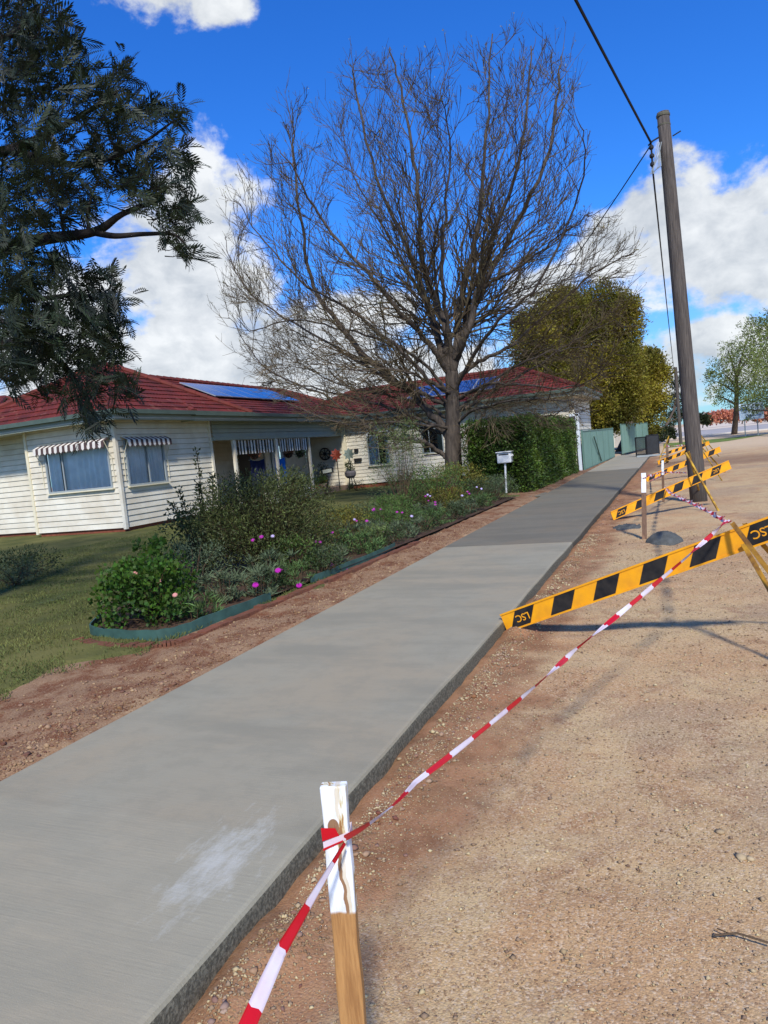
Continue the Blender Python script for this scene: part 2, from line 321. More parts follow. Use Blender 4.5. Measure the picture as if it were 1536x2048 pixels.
def slab(y0, y1, mat, x0=PL, x1=PR, name='footpath'):
    ys = [y0, y0+.006] + list(np.arange(y0+.25, y1-.1, .25)) + [y1-.006, y1]
    prof = [(x0, -.16), (x0, -.012), (x0+.004, -.004), (x0+.02, 0)] + [(x0+(x1-x0)*k/6, 0) for k in range(1, 6)] + [(x1-.028, 0), (x1-.012, -.004), (x1-.003, -.014), (x1, -.03), (x1+.003, -.16)]
    b = MB(); n = len(prof)
    for i, y in enumerate(ys):
        wb = .006*math.sin(y*1.3)+.004*math.sin(y*4.1+1); ed = -.006 if i in (0, len(ys)-1) else 0
        b.v += [(x+(wb if k > 7 else 0), y, z+(ed if z > -.05 else 0)) for k, (x, z) in enumerate(prof)]
    for i in range(len(ys)-1):
        for k in range(n-1): b.f.append((i*n+k, i*n+k+1, (i+1)*n+k+1, (i+1)*n+k)); b.mi.append(0)
    b.f.append(tuple(range(n))); b.f.append(tuple((len(ys)-1)*n+k for k in range(n))[::-1]); b.mi += [0, 0]
    o = b.build(name, mat); tag(o, kind='structure'); return o
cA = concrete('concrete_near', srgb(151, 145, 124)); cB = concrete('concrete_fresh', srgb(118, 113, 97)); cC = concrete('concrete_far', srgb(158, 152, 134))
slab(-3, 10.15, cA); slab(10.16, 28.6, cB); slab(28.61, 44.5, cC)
slab(18.6, 19.7, cB, -9.6, PL-.01, 'garden_path')
# lawn
def lawn_edge(y): return -4.45+.25*math.sin(y*1.1)+.18*math.sin(y*2.7+1)
lx = axis(-5.6, -4.0, .08, -60, -4.0); lx = lx[lx <= -4.0]; ly = axis(.5, 20, .12, -20, 60, 1.06)
lawn_mat = material('lawn_grass', srgb(112, 108, 62), .95, col2=srgb(72, 78, 42), scale=.8, bump=.8, bscale=60, spec=.1)
b = MB(); rows = []
ex = np.array([-60, -40, -25, -18, -14, -12, -10.5, -9.5, -8.8, -8.2, -7.7, -7.2, -6.8, -6.4, -6.1, -5.8, -5.5, -5.3, -5.1, -4.95, -4.8, -4.7, -4.6, -4.5])
LV = []
for y in ly:
    off = lawn_edge(y)+.12*math.sin(y*7)
    for k, x in enumerate(ex): xx = x if x < -6.4 else -6.4+(x+6.4)*(off+6.4)/1.9; LV.append((xx, y, 0))
LV = np.array(LV); LV[:, 2] = gh(LV[:, 0], LV[:, 1])+.02
edge = np.zeros(len(LV), bool); edge[len(ex)-1::len(ex)] = True; LV[edge, 2] -= .03
k_ = (np.arange(len(ly)-1)[:, None]*len(ex)+np.arange(len(ex)-1)[None]).ravel()
tag(npmesh('lawn', LV, np.stack([k_, k_+1, k_+len(ex)+1, k_+len(ex)], 1), lawn_mat, smooth=True), kind='structure')
n = 170000
gyy = 2.5+(rng.random(n)**1.5)*14; gxx = -4.15-(rng.random(n)**1.2)*9
keep = gxx < (-4.3+.25*np.sin(gyy*1.1)+.18*np.sin(gyy*2.7+1)+.35*(fbm(gxx*5, gyy*5, 3, 77)-.3))
keep &= fbm(gxx*2.2, gyy*2.2, 3, 88) > .18+.22*rng.random(n)
gxx, gyy = gxx[keep], gyy[keep]; n = len(gxx)
P = np.stack([gxx, gyy, gh(gxx, gyy)+.012], 1); D = unit(np.stack([rng.normal(0, .6, n), rng.normal(0, .6, n), np.ones(n)], 1))
V, Fq = leaves(P, D, rng.uniform(.025, .06, n)*(.7+.5*fbm(gxx, gyy, 2, 5)), rng.uniform(.005, .010, n)); 
tag(npmesh('grass', V, Fq, material('grass_blades', srgb(124, 124, 68), .8, col2=srgb(78, 94, 48), scale=.7, island=.35, trans=.25)), 'short lawn grass in front of the house', 'grass', kind='stuff')
# garden bed soil
soil = material('bed_soil', srgb(84, 62, 46), .95, .5, 8, bump=1, bscale=25)
b = MB(); L_ = [(-5.7, 5.65), (-5.42, 5.22), (-5.0, 5.07), (-4.6, 5.04), (-4.36, 5.2), (-4.3, 6.2), (-4.22, 7.7), (-4.14, 9.2), (-4.02, 12.4), (-3.98, 18.4), (-7.5, 18.4), (-7.5, 9), (-6.3, 6.2)]
b.add([(x, y, .05) for x, y in L_], [tuple(range(len(L_)))]); tag(b.build('garden_bed_soil', soil), kind='structure')
# loose stones
def stones(P, sz, name, mat, label, small=False):
    ico = np.array([(0, 0, 1), (.894, 0, .447), (.276, .851, .447), (-.724, .526, .447), (-.724, -.526, .447), (.276, -.851, .447), (.724, .526, -.447), (-.276, .851, -.447), (-.894, 0, -.447), (-.276, -.851, -.447), (.724, -.526, -.447), (0, 0, -1)])
    fc = np.array([(0, 1, 2), (0, 2, 3), (0, 3, 4), (0, 4, 5), (0, 5, 1), (1, 6, 2), (2, 7, 3), (3, 8, 4), (4, 9, 5), (5, 10, 1), (6, 7, 2), (7, 8, 3), (8, 9, 4), (9, 10, 5), (10, 6, 1), (11, 7, 6), (11, 8, 7), (11, 9, 8), (11, 10, 9), (11, 6, 10)])
    if small: ico = np.array([(1, 0, 0), (0, 1, 0), (-1, 0, 0), (0, -1, 0), (0, 0, 1), (0, 0, -1.)]); fc = np.array([(0, 1, 4), (1, 2, 4), (2, 3, 4), (3, 0, 4), (1, 0, 5), (2, 1, 5), (3, 2, 5), (0, 3, 5)])
    nv = len(ico)
    n = len(P); V = ico[None]*rng.uniform(.6, 1.3, (n, nv, 1))*np.stack([np.ones(n), rng.uniform(.6, 1, n), rng.uniform(.35, .7, n)], 1)[:, None]
    a = rng.random(n)*6.28; c, s = np.cos(a)[:, None], np.sin(a)[:, None]
    V = np.stack([V[..., 0]*c-V[..., 1]*s, V[..., 0]*s+V[..., 1]*c, V[..., 2]], -1)*sz[:, None, None]/2+P[:, None]
    o = npmesh(name, V.reshape(-1, 3), (fc[None]+nv*np.arange(n)[:, None, None]).reshape(-1, 3), mat)
    return tag(o, label, 'gravel', kind='stuff')
st_mat = material('gravel_stone', srgb(182, 162, 128), .9, col2=srgb(138, 112, 82), scale=3, island=.4)
n = 80000
yy = .5+rng.random(n)**1.9*11; xx = -1.4+rng.random(n)*(2.1+.25*yy); xx = np.where(rng.random(n) < .12, -1.4+np.abs(rng.normal(0, .12, n)), xx)
sz = np.clip(rng.lognormal(math.log(.0058), .5, n), .003, .026)*(1+yy*.05); sz = np.where(xx < -1.15, sz*1.25, sz)
stones(np.stack([xx, yy, gz(xx, yy)+sz*.22], 1), sz, 'gravel_stones', st_mat, 'loose gravel stones scattered over the tan dirt verge', True)
n = 16000
yy = 1.5+rng.random(n)**1.3*12; xx = -3.42-np.abs(rng.normal(0, .38, n)); sz = np.clip(rng.lognormal(math.log(.011), .5, n), .005, .045)
stones(np.stack([xx, yy, gz(xx, yy)+sz*.15], 1), sz, 'clay_clods', material('clay_clod', srgb(158, 128, 100), .95, col2=srgb(106, 70, 48), scale=5, island=.35), 'loose clay clods and pebbles between the lawn and the footpath')
n = 700
yy = 1+rng.random(n)**1.2*16; xx = -1.36+np.abs(rng.normal(0, .10, n)); sz = np.clip(rng.lognormal(math.log(.016), .5, n), .008, .045)
stones(np.stack([xx, yy, gz(xx, yy)+sz*.2], 1), sz, 'rubble', material('rubble_stone', srgb(160, 136, 116), .95, col2=srgb(126, 82, 58), scale=5, island=.3), 'broken clay and mortar rubble along the right edge of the footpath')
# verge and road far off
bb = MB(); bb.add([(x, y, -.085+.1*0) for x, y in [(-1.0, 54), (3.4, 58), (9, 73), (40, 78), (40, 84), (-1.5, 80)]], [tuple(range(6))])
tag(bb.build('grass_verge', material('verge_grass', srgb(128, 140, 60), .95, col2=srgb(84, 110, 44), scale=.5, bump=.5)), kind='structure')
bb = MB(); bb.add([(x, y, .02) for x, y in [(-60, 84), (200, 84), (260, 135), (-60, 135)]], [(0, 1, 2, 3)])
tag(bb.build('road', material('road_asphalt', srgb(170, 164, 158), .9, .15, .3)), kind='structure')
bb = MB(); bb.box((-60, 83.7, -.1), (200, 83.99, .12)); tag(bb.build('kerb', material('kerb_concrete', srgb(205, 200, 190), .9, .15, 1)), kind='structure')
bb = MB(); bb.add([(x, y, .03) for x, y in [(-80, 136), (300, 136), (400, 330), (-80, 330)]], [(0, 1, 2, 3)])
tag(bb.build('paddock', material('pale_field', srgb(214, 198, 176), .95, .15, .1)), kind='structure')
#==PART2
# ------------------------------------------------------------------ materials for built things
white_board = material('white_weatherboard', srgb(224, 218, 200), .6, .08, 1.5, bump=.15, bscale=8, col2=srgb(204, 194, 172))
cream = material('cream_trim', srgb(226, 216, 186), .6, .1, 2)
brick = material('brick_base', srgb(140, 78, 58), .9, .35, 9, bump=.6, bscale=20)
fascia_m = material('green_grey_fascia', srgb(150, 156, 140), .5, .12, 2)
gutter_m = material('gutter_green', srgb(84, 98, 88), .45, .2, 3)
dark_in = material('dark_interior', srgb(40, 40, 42), .9, .2, 2)
soffit_m = material('soffit', srgb(196, 190, 172), .7, .1, 2)
def roof_mat(name, ax):
    mt = material(name, srgb(118, 44, 32), .8, col2=srgb(78, 32, 26), scale=1.6, detail=8, spec=.3)
    t = mt.node_tree; p = [n for n in t.nodes if n.type == 'BSDF_PRINCIPLED'][0]
    tcn = N(t, 'ShaderNodeTexCoord'); s = N(t, 'ShaderNodeSeparateXYZ'); t.links.new(tcn.outputs['Object'], s.inputs[0])
    w = math_(t, 'SINE', math_(t, 'MULTIPLY', s.outputs[ax], 2*math.pi/.15))
    b = N(t, 'ShaderNodeBump'); b.inputs['Strength'].default_value = .8; b.inputs['Distance'].default_value = .02; t.links.new(w, b.inputs['Height']); t.links.new(b.outputs[0], p.inputs['Normal'])
    # pale lichen flecks and greyed tiles
    n2 = N(t, 'ShaderNodeTexNoise'); n2.inputs['Scale'].default_value = 5; n2.inputs['Detail'].default_value = 6; t.links.new(tcn.outputs['Object'], n2.inputs['Vector'])
    mr = N(t, 'ShaderNodeMapRange'); mr.inputs[1].default_value = .6; mr.inputs[2].default_value = .72; t.links.new(n2.outputs['Fac'], mr.inputs[0])
    old = p.inputs['Base Color'].links[0].from_socket
    t.links.new(mixc(t, math_(t, 'MULTIPLY', mr.outputs[0], .5), old, srgb(150, 108, 88)), p.inputs['Base Color']); return mt
roofX = roof_mat('roof_tile_side', 1); roofY = roof_mat('roof_tile_front', 0)
ridge_m = material('ridge_tile', srgb(112, 44, 34), .75, col2=srgb(92, 44, 36), scale=4)
def tile_face(b, eL, eR, rL, rR, mi, course=.33):
    eL, eR, rL, rR = map(Vector, (eL, eR, rL, rR)); run = ((rL+rR)/2-(eL+eR)/2).length; n = max(2, int(run/course))
    nn = (eR-eL).cross(rL-eL if (rL-eL).length > .1 else rR-eL).normalized()
    if nn.z < 0: nn = -nn
    for i in range(n):
        a, c = i/n, (i+1)/n
        p0, p1 = eL.lerp(rL, a), eR.lerp(rR, a); q0, q1 = eL.lerp(rL, c), eR.lerp(rR, c)
        h = nn*.034
        b.add([p0+h, p1+h, q1+nn*.006, q0+nn*.006, p0, p1], [(0, 1, 2, 3), (4, 5, 1, 0)], mi)
def hip(x0, x1, y0, y1, ze, R1, R2, name, house, mats=(None, None)):
    b = MB(); R1 = Vector(R1); R2 = Vector(R2)
    c = [Vector((x0, y0, ze)), Vector((x1, y0, ze)), Vector((x1, y1, ze)), Vector((x0, y1, ze))]
    if abs(R1.x-R2.x) < .01:     # ridge along Y
        tile_face(b, c[0], c[1], R1, R1, 1); tile_face(b, c[1], c[2], R1, R2, 0); tile_face(b, c[2], c[3], R2, R2, 1); tile_face(b, c[3], c[0], R2, R1, 0)
        hips = [(c[0], R1), (c[1], R1), (c[2], R2), (c[3], R2), (R1, R2)]
    else:
        tile_face(b, c[0], c[1], R1, R2, 1); tile_face(b, c[1], c[2], R2, R2, 0); tile_face(b, c[2], c[3], R2, R1, 1); tile_face(b, c[3], c[0], R1, R1, 0)
        hips = [(c[0], R1), (c[3], R1), (c[1], R2), (c[2], R2), (R1, R2)]
    rf = b.build(name, [roofX, roofY], house)
    rc = MB()
    for p, q in hips:
        L = (q-p).length; k = max(1, int(L/.38))
        for i in range(k):
            a0 = p.lerp(q, i/k)+Vector((0, 0, .03)); a1 = p.lerp(q, (i+1)/k)+Vector((0, 0, .03)); rc.tube([a0, a1], [.12, .10], 8)
    rc.build('ridge_capping', ridge_m, rf)
    g = MB(); o = .06
    pts = [(x0-o, y0-o), (x1+o, y0-o), (x1+o, y1+o), (x0-o, y1+o)]
    g2 = MB()
    for i in range(4):
        a, c2 = pts[i], pts[(i+1) % 4]; g.beam((*a, ze-.02), (*c2, ze-.02), .12, .12)
        ai = (a[0]*.999+(x0+x1)/2*.001, a[1]); g2.beam((a[0]+(-.09 if a[0] > (x0+x1)/2 else .09), a[1]+(.09 if a[1] < (y0+y1)/2 else -.09), ze-.13), (c2[0]+(-.09 if c2[0] > (x0+x1)/2 else .09), c2[1]+(.09 if c2[1] < (y0+y1)/2 else -.09), ze-.13), .03, .22)
    g.build('gutter', gutter_m, house); g2.build('fascia', fascia_m, house)
    s = MB(); s.box((x0, y0, ze-.20), (x1, y1, ze-.17)); s.build('soffit', soffit_m, house)
    return rf
def boards(b, p0, p1, z0, z1, nrm, holes=(), pitch=.165, lap=.027):
    p0 = Vector((*p0, 0)); p1 = Vector((*p1, 0)); L = (p1-p0).length; d = (p1-p0)/L; nrm = Vector((*nrm, 0)); z = z0
    while z < z1-.01:
        zt = min(z+pitch, z1); seg = [(0, L)]
        for (a, c, h0, h1) in holes:
            if zt > h0+.03 and z < h1-.03:
                ns = []
                for s0, s1 in seg:
                    if a > s0: ns.append((s0, min(a, s1)))
                    if c < s1: ns.append((max(c, s0), s1))
                seg = [q for q in ns if q[1]-q[0] > .01]
        for s0, s1 in seg:
            A = p0+d*s0; B = p0+d*s1
            zg = zt-.014; u3 = lambda q, n_, zz: q+nrm*n_+Vector((0, 0, zz))
            b.add([u3(A, lap, z), u3(B, lap, z), u3(B, .006, zg), u3(A, .006, zg), u3(A, -.03, z), u3(B, -.03, z), u3(B, -.03, zg), u3(A, -.03, zg)], [(0, 1, 2, 3), (4, 5, 1, 0), (3, 2, 6, 7)])
            b.add([u3(A, -.03, zg), u3(B, -.03, zg), u3(B, -.03, zt), u3(A, -.03, zt)], [(0, 1, 2, 3)])
        z = zt
glass_m = bpy.data.materials.new('window_glass'); glass_m.use_nodes = True; t = glass_m.node_tree; t.nodes.clear()
o_ = N(t, 'ShaderNodeOutputMaterial'); g_ = N(t, 'ShaderNodeBsdfGlossy'); g_.inputs['Roughness'].default_value = .03; tr_ = N(t, 'ShaderNodeBsdfTransparent'); tr_.inputs[0].default_value = (.93, .95, .95, 1)
fr_ = N(t, 'ShaderNodeFresnel'); fr_.inputs[0].default_value = 1.4; mx_ = N(t, 'ShaderNodeMixShader'); t.links.new(math_(t, 'ADD', fr_.outputs[0], .0), mx_.inputs[0]); t.links.new(tr_.outputs[0], mx_.inputs[1]); t.links.new(g_.outputs[0], mx_.inputs[2]); t.links.new(mx_.outputs[0], o_.inputs[0])
frame_m = material('window_frame', srgb(150, 158, 158), .4, .1, 3)
curtain_m = material('curtain', srgb(236, 238, 238), .9, .15, 3)
def window(p0, p1, z0, z1, nrm, house, mull=(.35,), curtain=True, gap=(.72, .84)):
    p0 = Vector((*p0, 0)); p1 = Vector((*p1, 0)); d = (p1-p0).normalized(); L = (p1-p0).length; n = Vector((*nrm, 0)); up = Vector((0, 0, 1))
    o = p0+n*.02
    f = MB(); fw = .05
    f.beam(o+up*(z0+fw/2), o+d*L+up*(z0+fw/2), .08, fw); f.beam(o+up*(z1-fw/2), o+d*L+up*(z1-fw/2), .08, fw)
    f.beam(o+d*fw/2+up*(z0+fw), o+d*fw/2+up*(z1-fw), .08, fw, up=d); f.beam(o+d*(L-fw/2)+up*(z0+fw), o+d*(L-fw/2)+up*(z1-fw), .08, fw, up=d)
    for q in mull: f.beam(o+d*L*q+up*(z0+fw), o+d*L*q+up*(z1-fw), .05, .035, up=d)
    w = f.build('window', frame_m, house)
    s = MB(); s.beam(o+n*.04-d*.05+up*(z0-.02), o+n*.04+d*(L+.05)+up*(z0-.02), .1, .035); s.build('sill', cream, w)
    g = MB(); i = n*(-.0); g.add([o+d*fw+up*(z0+fw), o+d*(L-fw)+up*(z0+fw), o+d*(L-fw)+up*(z1-fw), o+d*fw+up*(z1-fw)], [(0, 1, 2, 3)]); g.build('pane', glass_m, w)
    if curtain:
        c = MB(); k = 90; back = -n*.06; vs = []
        for j in range(k+1):
            s_ = j/k; 
            q = o+d*(fw+(L-2*fw)*s_)+back+n*(.035*math.sin(s_*58+2*math.sin(s_*9)))
            vs += [q+up*z0, q+up*z1]
        c.add(vs, [(2*j, 2*j+2, 2*j+3, 2*j+1) for j in range(k) if not (gap[0] < j/k < gap[1])]); c.build('curtain', curtain_m, w)
    bk = MB(); q = -n*.35; bk.add([o+q+up*(z0-.1)-d*.1, o+q+up*(z0-.1)+d*(L+.1), o+q+up*(z1+.1)+d*(L+.1), o+q+up*(z1+.1)-d*.1], [(0, 1, 2, 3)]); bk.build('room', dark_in, w)
    return w
stripe_w = material('awning_white', srgb(222, 216, 206), .8, .12, 5); stripe_d = material('awning_dark', srgb(84, 66, 64), .8, .2, 5)
def awning(p0, p1, z, nrm, house, out=.28, drop=.10, val=.20, ns=22, name='awning'):
    p0 = Vector((*p0, 0)); p1 = Vector((*p1, 0)); n = Vector((*nrm, 0)); up = Vector((0, 0, 1)); b = MB(); L = (p1-p0).length; d = (p1-p0)/L
    for i in range(ns):
        a = p0+d*L*i/ns; c = p0+d*L*(i+1)/ns; mi = i % 2
        b.add([a+n*.05+up*z, c+n*.05+up*z, c+n*out+up*(z-drop), a+n*out+up*(z-drop)], [(0, 1, 2, 3)], mi)
        vs = []; 
        for j in range(5):
            q = a.lerp(c, j/4); dz = val*(.75+.25*math.sin(math.pi*((i % 2)+j/4)/1.0)**2) if True else val
            vs += [q+n*(out+.004*math.sin(j))+up*(z-drop), q+n*(out+.01)+up*(z-drop-dz)]
        b.add(vs, [(2*j, 2*j+2, 2*j+3, 2*j+1) for j in range(4)], mi)
    o = b.build(name, [stripe_w, stripe_d], house)
    h = MB(); h.tube([p0+n*.05+up*(z+.02), p1+n*.05+up*(z+.02)], .03, 8)
    for p in (p0, p1): h.tube([p+n*.04+up*(z-1.25), p+n*.05+up*(z-.55), p+n*out+up*(z-drop)], .011, 6)
    h.build('awning_frame', cream, o); return o
# ------------------------------------------------------------------ house
hx, hy = -14.55, 15.65
H_ = empty('weatherboard_house', (-16, 20, 0), 'cream weatherboard house with red tiled roof, striped awnings, a long porch and solar panels', 'house')
w = MB(); bt = MB()
boards(w, (-17.9, hy), (hx, hy), .14, 3.25, (0, -1), holes=[(.66, 3.10, 1.295, 2.615)])
boards(w, (hx, hy), (hx, 20.0), .14, 3.25, (1, 0), holes=[(.30, 1.95, 1.295, 2.615)])
boards(w, (-17.9, 16.25), (-17.9, hy), .14, 3.25, (-1, 0)); boards(w, (-26, 16.25), (-17.9, 16.25), .14, 3.25, (0, -1))
boards(w, (hx, 20.0), (-16.4, 20.0), .14, 3.2, (0, 1)); boards(w, (-16.4, 20), (-16.4, 30), .2, 3.2, (1, 0), holes=[(4.3, 5.2, .2, 2.35), (6.2, 8, 1.0, 2.35), (.6, 1.8, 1.0, 2.35)])
w.build('wall', white_board, H_)
w = MB(); boards(w, (-16.4, 30), (-3.9, 30), .2, 3.2, (0, -1), holes=[(3.25, 4.30, 1.0, 2.40), (5.9, 6.9, 1.3, 2.40)]); boards(w, (-3.9, 30), (-3.9, 36), .2, 3.2, (1, 0)); w.build('wing_wall', white_board, H_)
b = MB(); b.box((-17.88, hy+.03, -.1), (hx-.03, 20, .14)); b.build('brick_footing', brick, H_); b = MB(); b.box((-26, 16.29, -.1), (-17.9, 20, .138)); b.build('brick_footing', brick, H_); b = MB(); b.box((-16.38, 30.03, -.1), (-3.93, 36, .2)); b.build('brick_footing', brick, H_)
b = MB(); b.box((-26, 20.05, -.1), (-14.3, 29.98, .22)); b.build('porch_floor', material('porch_concrete', srgb(150, 128, 110), .9, .2, 2), H_)
for x, y in ((hx+.02, hy-.02), (hx+.02, 20.02), (-3.88, 29.98)): t_ = MB(); t_.box((x-.05, y-.05, .1), (x+.05, y+.05, 3.2)); t_.build('corner_trim', white_board, H_)
t_ = MB(); t_.box((-14.42, 29.9, .15), (-14.2, 29.97, 3.1)); t_.build('corner_trim', cream, H_)
t_ = MB(); t_.box((-17.99, 15.6, .1), (-17.90, 15.70, 3.2)); t_.tube([(-18.15, 16.15, 3.3), (-18.15, 16.15, 2.9), (-18.12, 15.95, 2.7), (-18.12, 15.95, -.02)], .05, 8); t_.build('downpipe', cream, H_)
t_ = MB(); t_.box((-3.80, 29.80, -.1), (-3.68, 29.92, 2.32)); t_.box((-4.05, 29.80, 2.24), (-3.66, 29.95, 2.34)); t_.build('corner_post', material('white_metal_post', srgb(214, 222, 226), .5, .1, 2), H_)
rM = hip(-22, -13.98, 18.6, 34, 3.36, (-18, 21.2, 5.15), (-18, 31.5, 5.05), 'roof', H_)
rB = hip(-21.2, -13.99, 15.12, 21.9, 3.38, (-17.35, 18.5, 5.3), (-17.45, 18.9, 5.3) if False else (-17.35, 18.9, 5.3), 'bay_roof', H_)
rL = hip(-34, -20.2, 15.7, 24, 3.33, (-30, 19.8, 5.0), (-23.5, 19.8, 5.0), 'side_roof', H_)
rW = hip(-17.5, -3.4, 29.4, 36.4, 3.3, (-15, 32.9, 4.72), (-6.5, 32.9, 4.72), 'wing_roof', H_)
# solar panels
pan = material('solar_cell', srgb(30, 54, 104), .15, .12, .6, col2=srgb(40, 70, 126), spec=.6); panf = material('panel_frame', srgb(150, 156, 165), .3, .1, 2)
def panels(o, dx, dy, w_, h_, nx_, ny_, par):
    o, dx, dy = Vector(o), Vector(dx).normalized(), Vector(dy).normalized(); nn = dx.cross(dy); 
    if nn.z < 0: nn = -nn
    for i in range(nx_):
        for j in range(ny_):
            a = o+dx*(i*(w_+.02))+dy*(j*(h_+.02)); b = MB()
            vs = [a, a+dx*w_, a+dx*w_+dy*h_, a+dy*h_]; b.add([v+nn*.12 for v in vs]+[v+nn*.085 for v in vs], [(0, 1, 2, 3), (4, 5, 1, 0), (5, 6, 2, 1), (6, 7, 3, 2), (7, 4, 0, 3)])
            p = b.build('solar_panel', panf, par); c = MB(); e = .03
            for k in range(6):
                for l in range(3):
                    u0, u1 = e+(w_-2*e)*k/6, e+(w_-2*e)*(k+1)/6-.008; v0, v1 = e+(h_-2*e)*l/3, e+(h_-2*e)*(l+1)/3-.008
                    c.add([a+dx*u0+dy*v0+nn*.124, a+dx*u1+dy*v0+nn*.124, a+dx*u1+dy*v1+nn*.124, a+dx*u0+dy*v1+nn*.124], [(0, 1, 2, 3)])
            c.build('cells', pan, p)
sl = Vector((-4.02, 0, 1.78)).normalized(); panels((-15.75, 22.3, 3.36+(-13.98+15.75)*.443+.0), (0, 1, 0), sl, 1.05, 1.7, 6, 1, rM)
sw = Vector((0, 3.5, 1.42)).normalized(); panels((-11.2, 30.4, 3.3+1.0*.406), (1, 0, 0), sw, 1.0, 1.65, 4, 1, rW)
# windows and awnings
window((-17.24, hy), (-14.80, hy), 1.295, 2.615, (0, -1), H_, mull=(.27,), gap=(.2, .24))
window((hx, 15.95), (hx, 17.60), 1.295, 2.615, (1, 0), H_, mull=(.55,), gap=(-1, .03))
awning((-17.40, hy), (-14.70, hy), 2.72, (0, -1), H_, ns=26); awning((hx, 15.85), (hx, 17.72), 2.70, (1, 0), H_, ns=18)
window((-13.15, 30), (-12.10, 30), 1.0, 2.40, (0, -1), H_, mull=(.5,), gap=(.4, .8)); window((-10.5, 30), (-9.5, 30), 1.3, 2.40, (0, -1), H_, curtain=False)
window((-16.4, 26.2), (-16.4, 28.0), 1.0, 2.35, (1, 0), H_); window((-16.4, 20.6), (-16.4, 21.8), 1.0, 2.35, (1, 0), H_, curtain=False)
d = MB(); d.box((-16.42, 24.3, .22), (-16.38, 25.2, 2.35)); dd = d.build('door', material('dark_door', srgb(52, 44, 40), .5, .2, 3), H_)
d = MB(); d.tube([(-16.37, 24.42, 1.2), (-16.33, 24.42, 1.2), (-16.33, 24.55, 1.2)], .015, 6); d.build('handle', frame_m, dd)
d = MB(); d.tube([(-12.0, 29.93, .2), (-12.0, 29.93, 2.2), (-11.8, 29.8, 2.45), (-11.5, 29.6, 2.5), (-11.2, 29.8, 2.45), (-11.0, 29.93, 2.2), (-11.0, 29.93, .2)], .04, 8); d.build('entry_arch', cream, H_)
# porch front
pf = MB(); pf.box((-14.55, 20.06, 2.5), (-14.40, 29.9, 2.62)); boards(pf, (-14.45, 20.06), (-14.45, 29.9), 2.62, 3.2, (1, 0), pitch=.14); pf.build('porch_beam', fascia_m, H_)
for y in (21.26, 24.11, 26.8):
    p = MB(); p.box((-14.52, y-.05, .3), (-14.42, y+.05, 2.5)); p.box((-14.56, y-.09, .2), (-14.38, y+.09, .3)); p.build('porch_post', white_board, H_)
for y0, y1 in ((21.35, 24.0), (24.22, 26.7)):
    b = MB(); k = 26
    for i in range(k): b.add([(-14.47+.03*math.sin(i), y0+(y1-y0)*i/k, 2.48), (-14.47, y0+(y1-y0)*(i+1)/k, 2.48), (-14.47, y0+(y1-y0)*(i+1)/k, 1.98), (-14.47+.03*math.sin(i), y0+(y1-y0)*i/k, 1.98)], [(0, 1, 2, 3)], i % 2)
    b.build('striped_blind', [stripe_w, material('blind_dark', srgb(50, 54, 50), .8, .2, 3)], H_)
#==PORCH THINGS
terra = material('terracotta', srgb(160, 88, 62), .8, .25, 6); wht = material('white_pot', srgb(206, 208, 190), .6, .15, 5); plast = material('dark_pot', srgb(52, 48, 44), .6, .3, 5)
leaf_dk = material('leaf_dark', srgb(66, 80, 42), .6, col2=srgb(44, 58, 32), scale=4, island=.4, trans=.15)
leaf_md = material('leaf_mid', srgb(96, 118, 54), .6, col2=srgb(64, 86, 38), scale=4, island=.4, trans=.25)
stem_m = material('stem', srgb(92, 74, 54), .8, .3, 8)
def crown(name, parent, mat, clumps, per, L, Wd, cr, up=.3, outw=.8, sprd=.6, fold=.25, center=None, flat=1.):
    cl = np.array(clumps, float); P = np.repeat(cl, per, 0); n = len(P); off = rng.normal(size=(n, 3)); off = unit(off)*(rng.random((n, 1))**.45)*cr; off[:, 2] *= flat
    c0 = cl.mean(0) if center is None else np.array(center); D = unit(off)*outw+unit(P+off-c0)*.35+np.array([0, 0, up])+rng.normal(size=(n, 3))*sprd
    V, Fq = leaves(P+off, D, L*rng.uniform(.6, 1.25, n), Wd*rng.uniform(.7, 1.2, n), fold)
    return npmesh(name, V, Fq, mat, parent)
def potted(x, y, z, label, pm, pr=.15, ph=.28, leaf=None, lh=.35, lr=.2, group=None, square=False):
    e = empty('potted_plant', (x, y, z), label, 'pot plant', group); b = MB()
    if square: b.box((x-pr, y-pr, z), (x+pr, y+pr, z+ph)); b.box((x-pr-.015, y-pr-.015, z+ph-.04), (x+pr+.015, y+pr+.015, z+ph+.01))
    else: b.lathe((x, y, z), [(pr*.7, 0), (pr*.95, ph*.85), (pr*1.06, ph*.86), (pr*1.06, ph), (pr*.9, ph)], 14)
    b.build('pot', pm, e)
    cl = [(x+random.uniform(-lr, lr)*.6, y+random.uniform(-lr, lr)*.6, z+ph+random.uniform(.1, 1)*lh) for _ in range(7)]
    s = MB()
    for c in cl: s.tube([(x, y, z+ph-.02), ((x+c[0])/2, (y+c[1])/2, z+ph+(c[2]-z-ph)*.6), c], .006, 4)
    s.build('stem', stem_m, e); crown('foliage', e, leaf or leaf_md, cl, 40, .09, .03, lr*.6)
    return e
potted(-14.1, 22.9, .05, 'squat white planter standing left of the centre porch post', wht, .22, .42, square=True, lh=.3, lr=.25)
potted(-14.05, 25.2, .05, 'tall pale square planter right of the blue towel', wht, .2, .5, square=True, lh=.2, lr=.2)
potted(-14.7, 27.4, .22, 'low red terracotta pot beside the right porch post', terra, .22, .2, lh=.22, lr=.22)
potted(-14.6, 28.0, .22, 'round pale bowl pot with yellow green plant on the porch edge', material('cream_pot', srgb(214, 180, 150), .6, .15, 5), .16, .22, lh=.25, lr=.18)
potted(-14.9, 28.7, .22, 'dark pot with bushy plant against the shaded porch end wall', plast, .2, .25, leaf_dk, .5, .3)
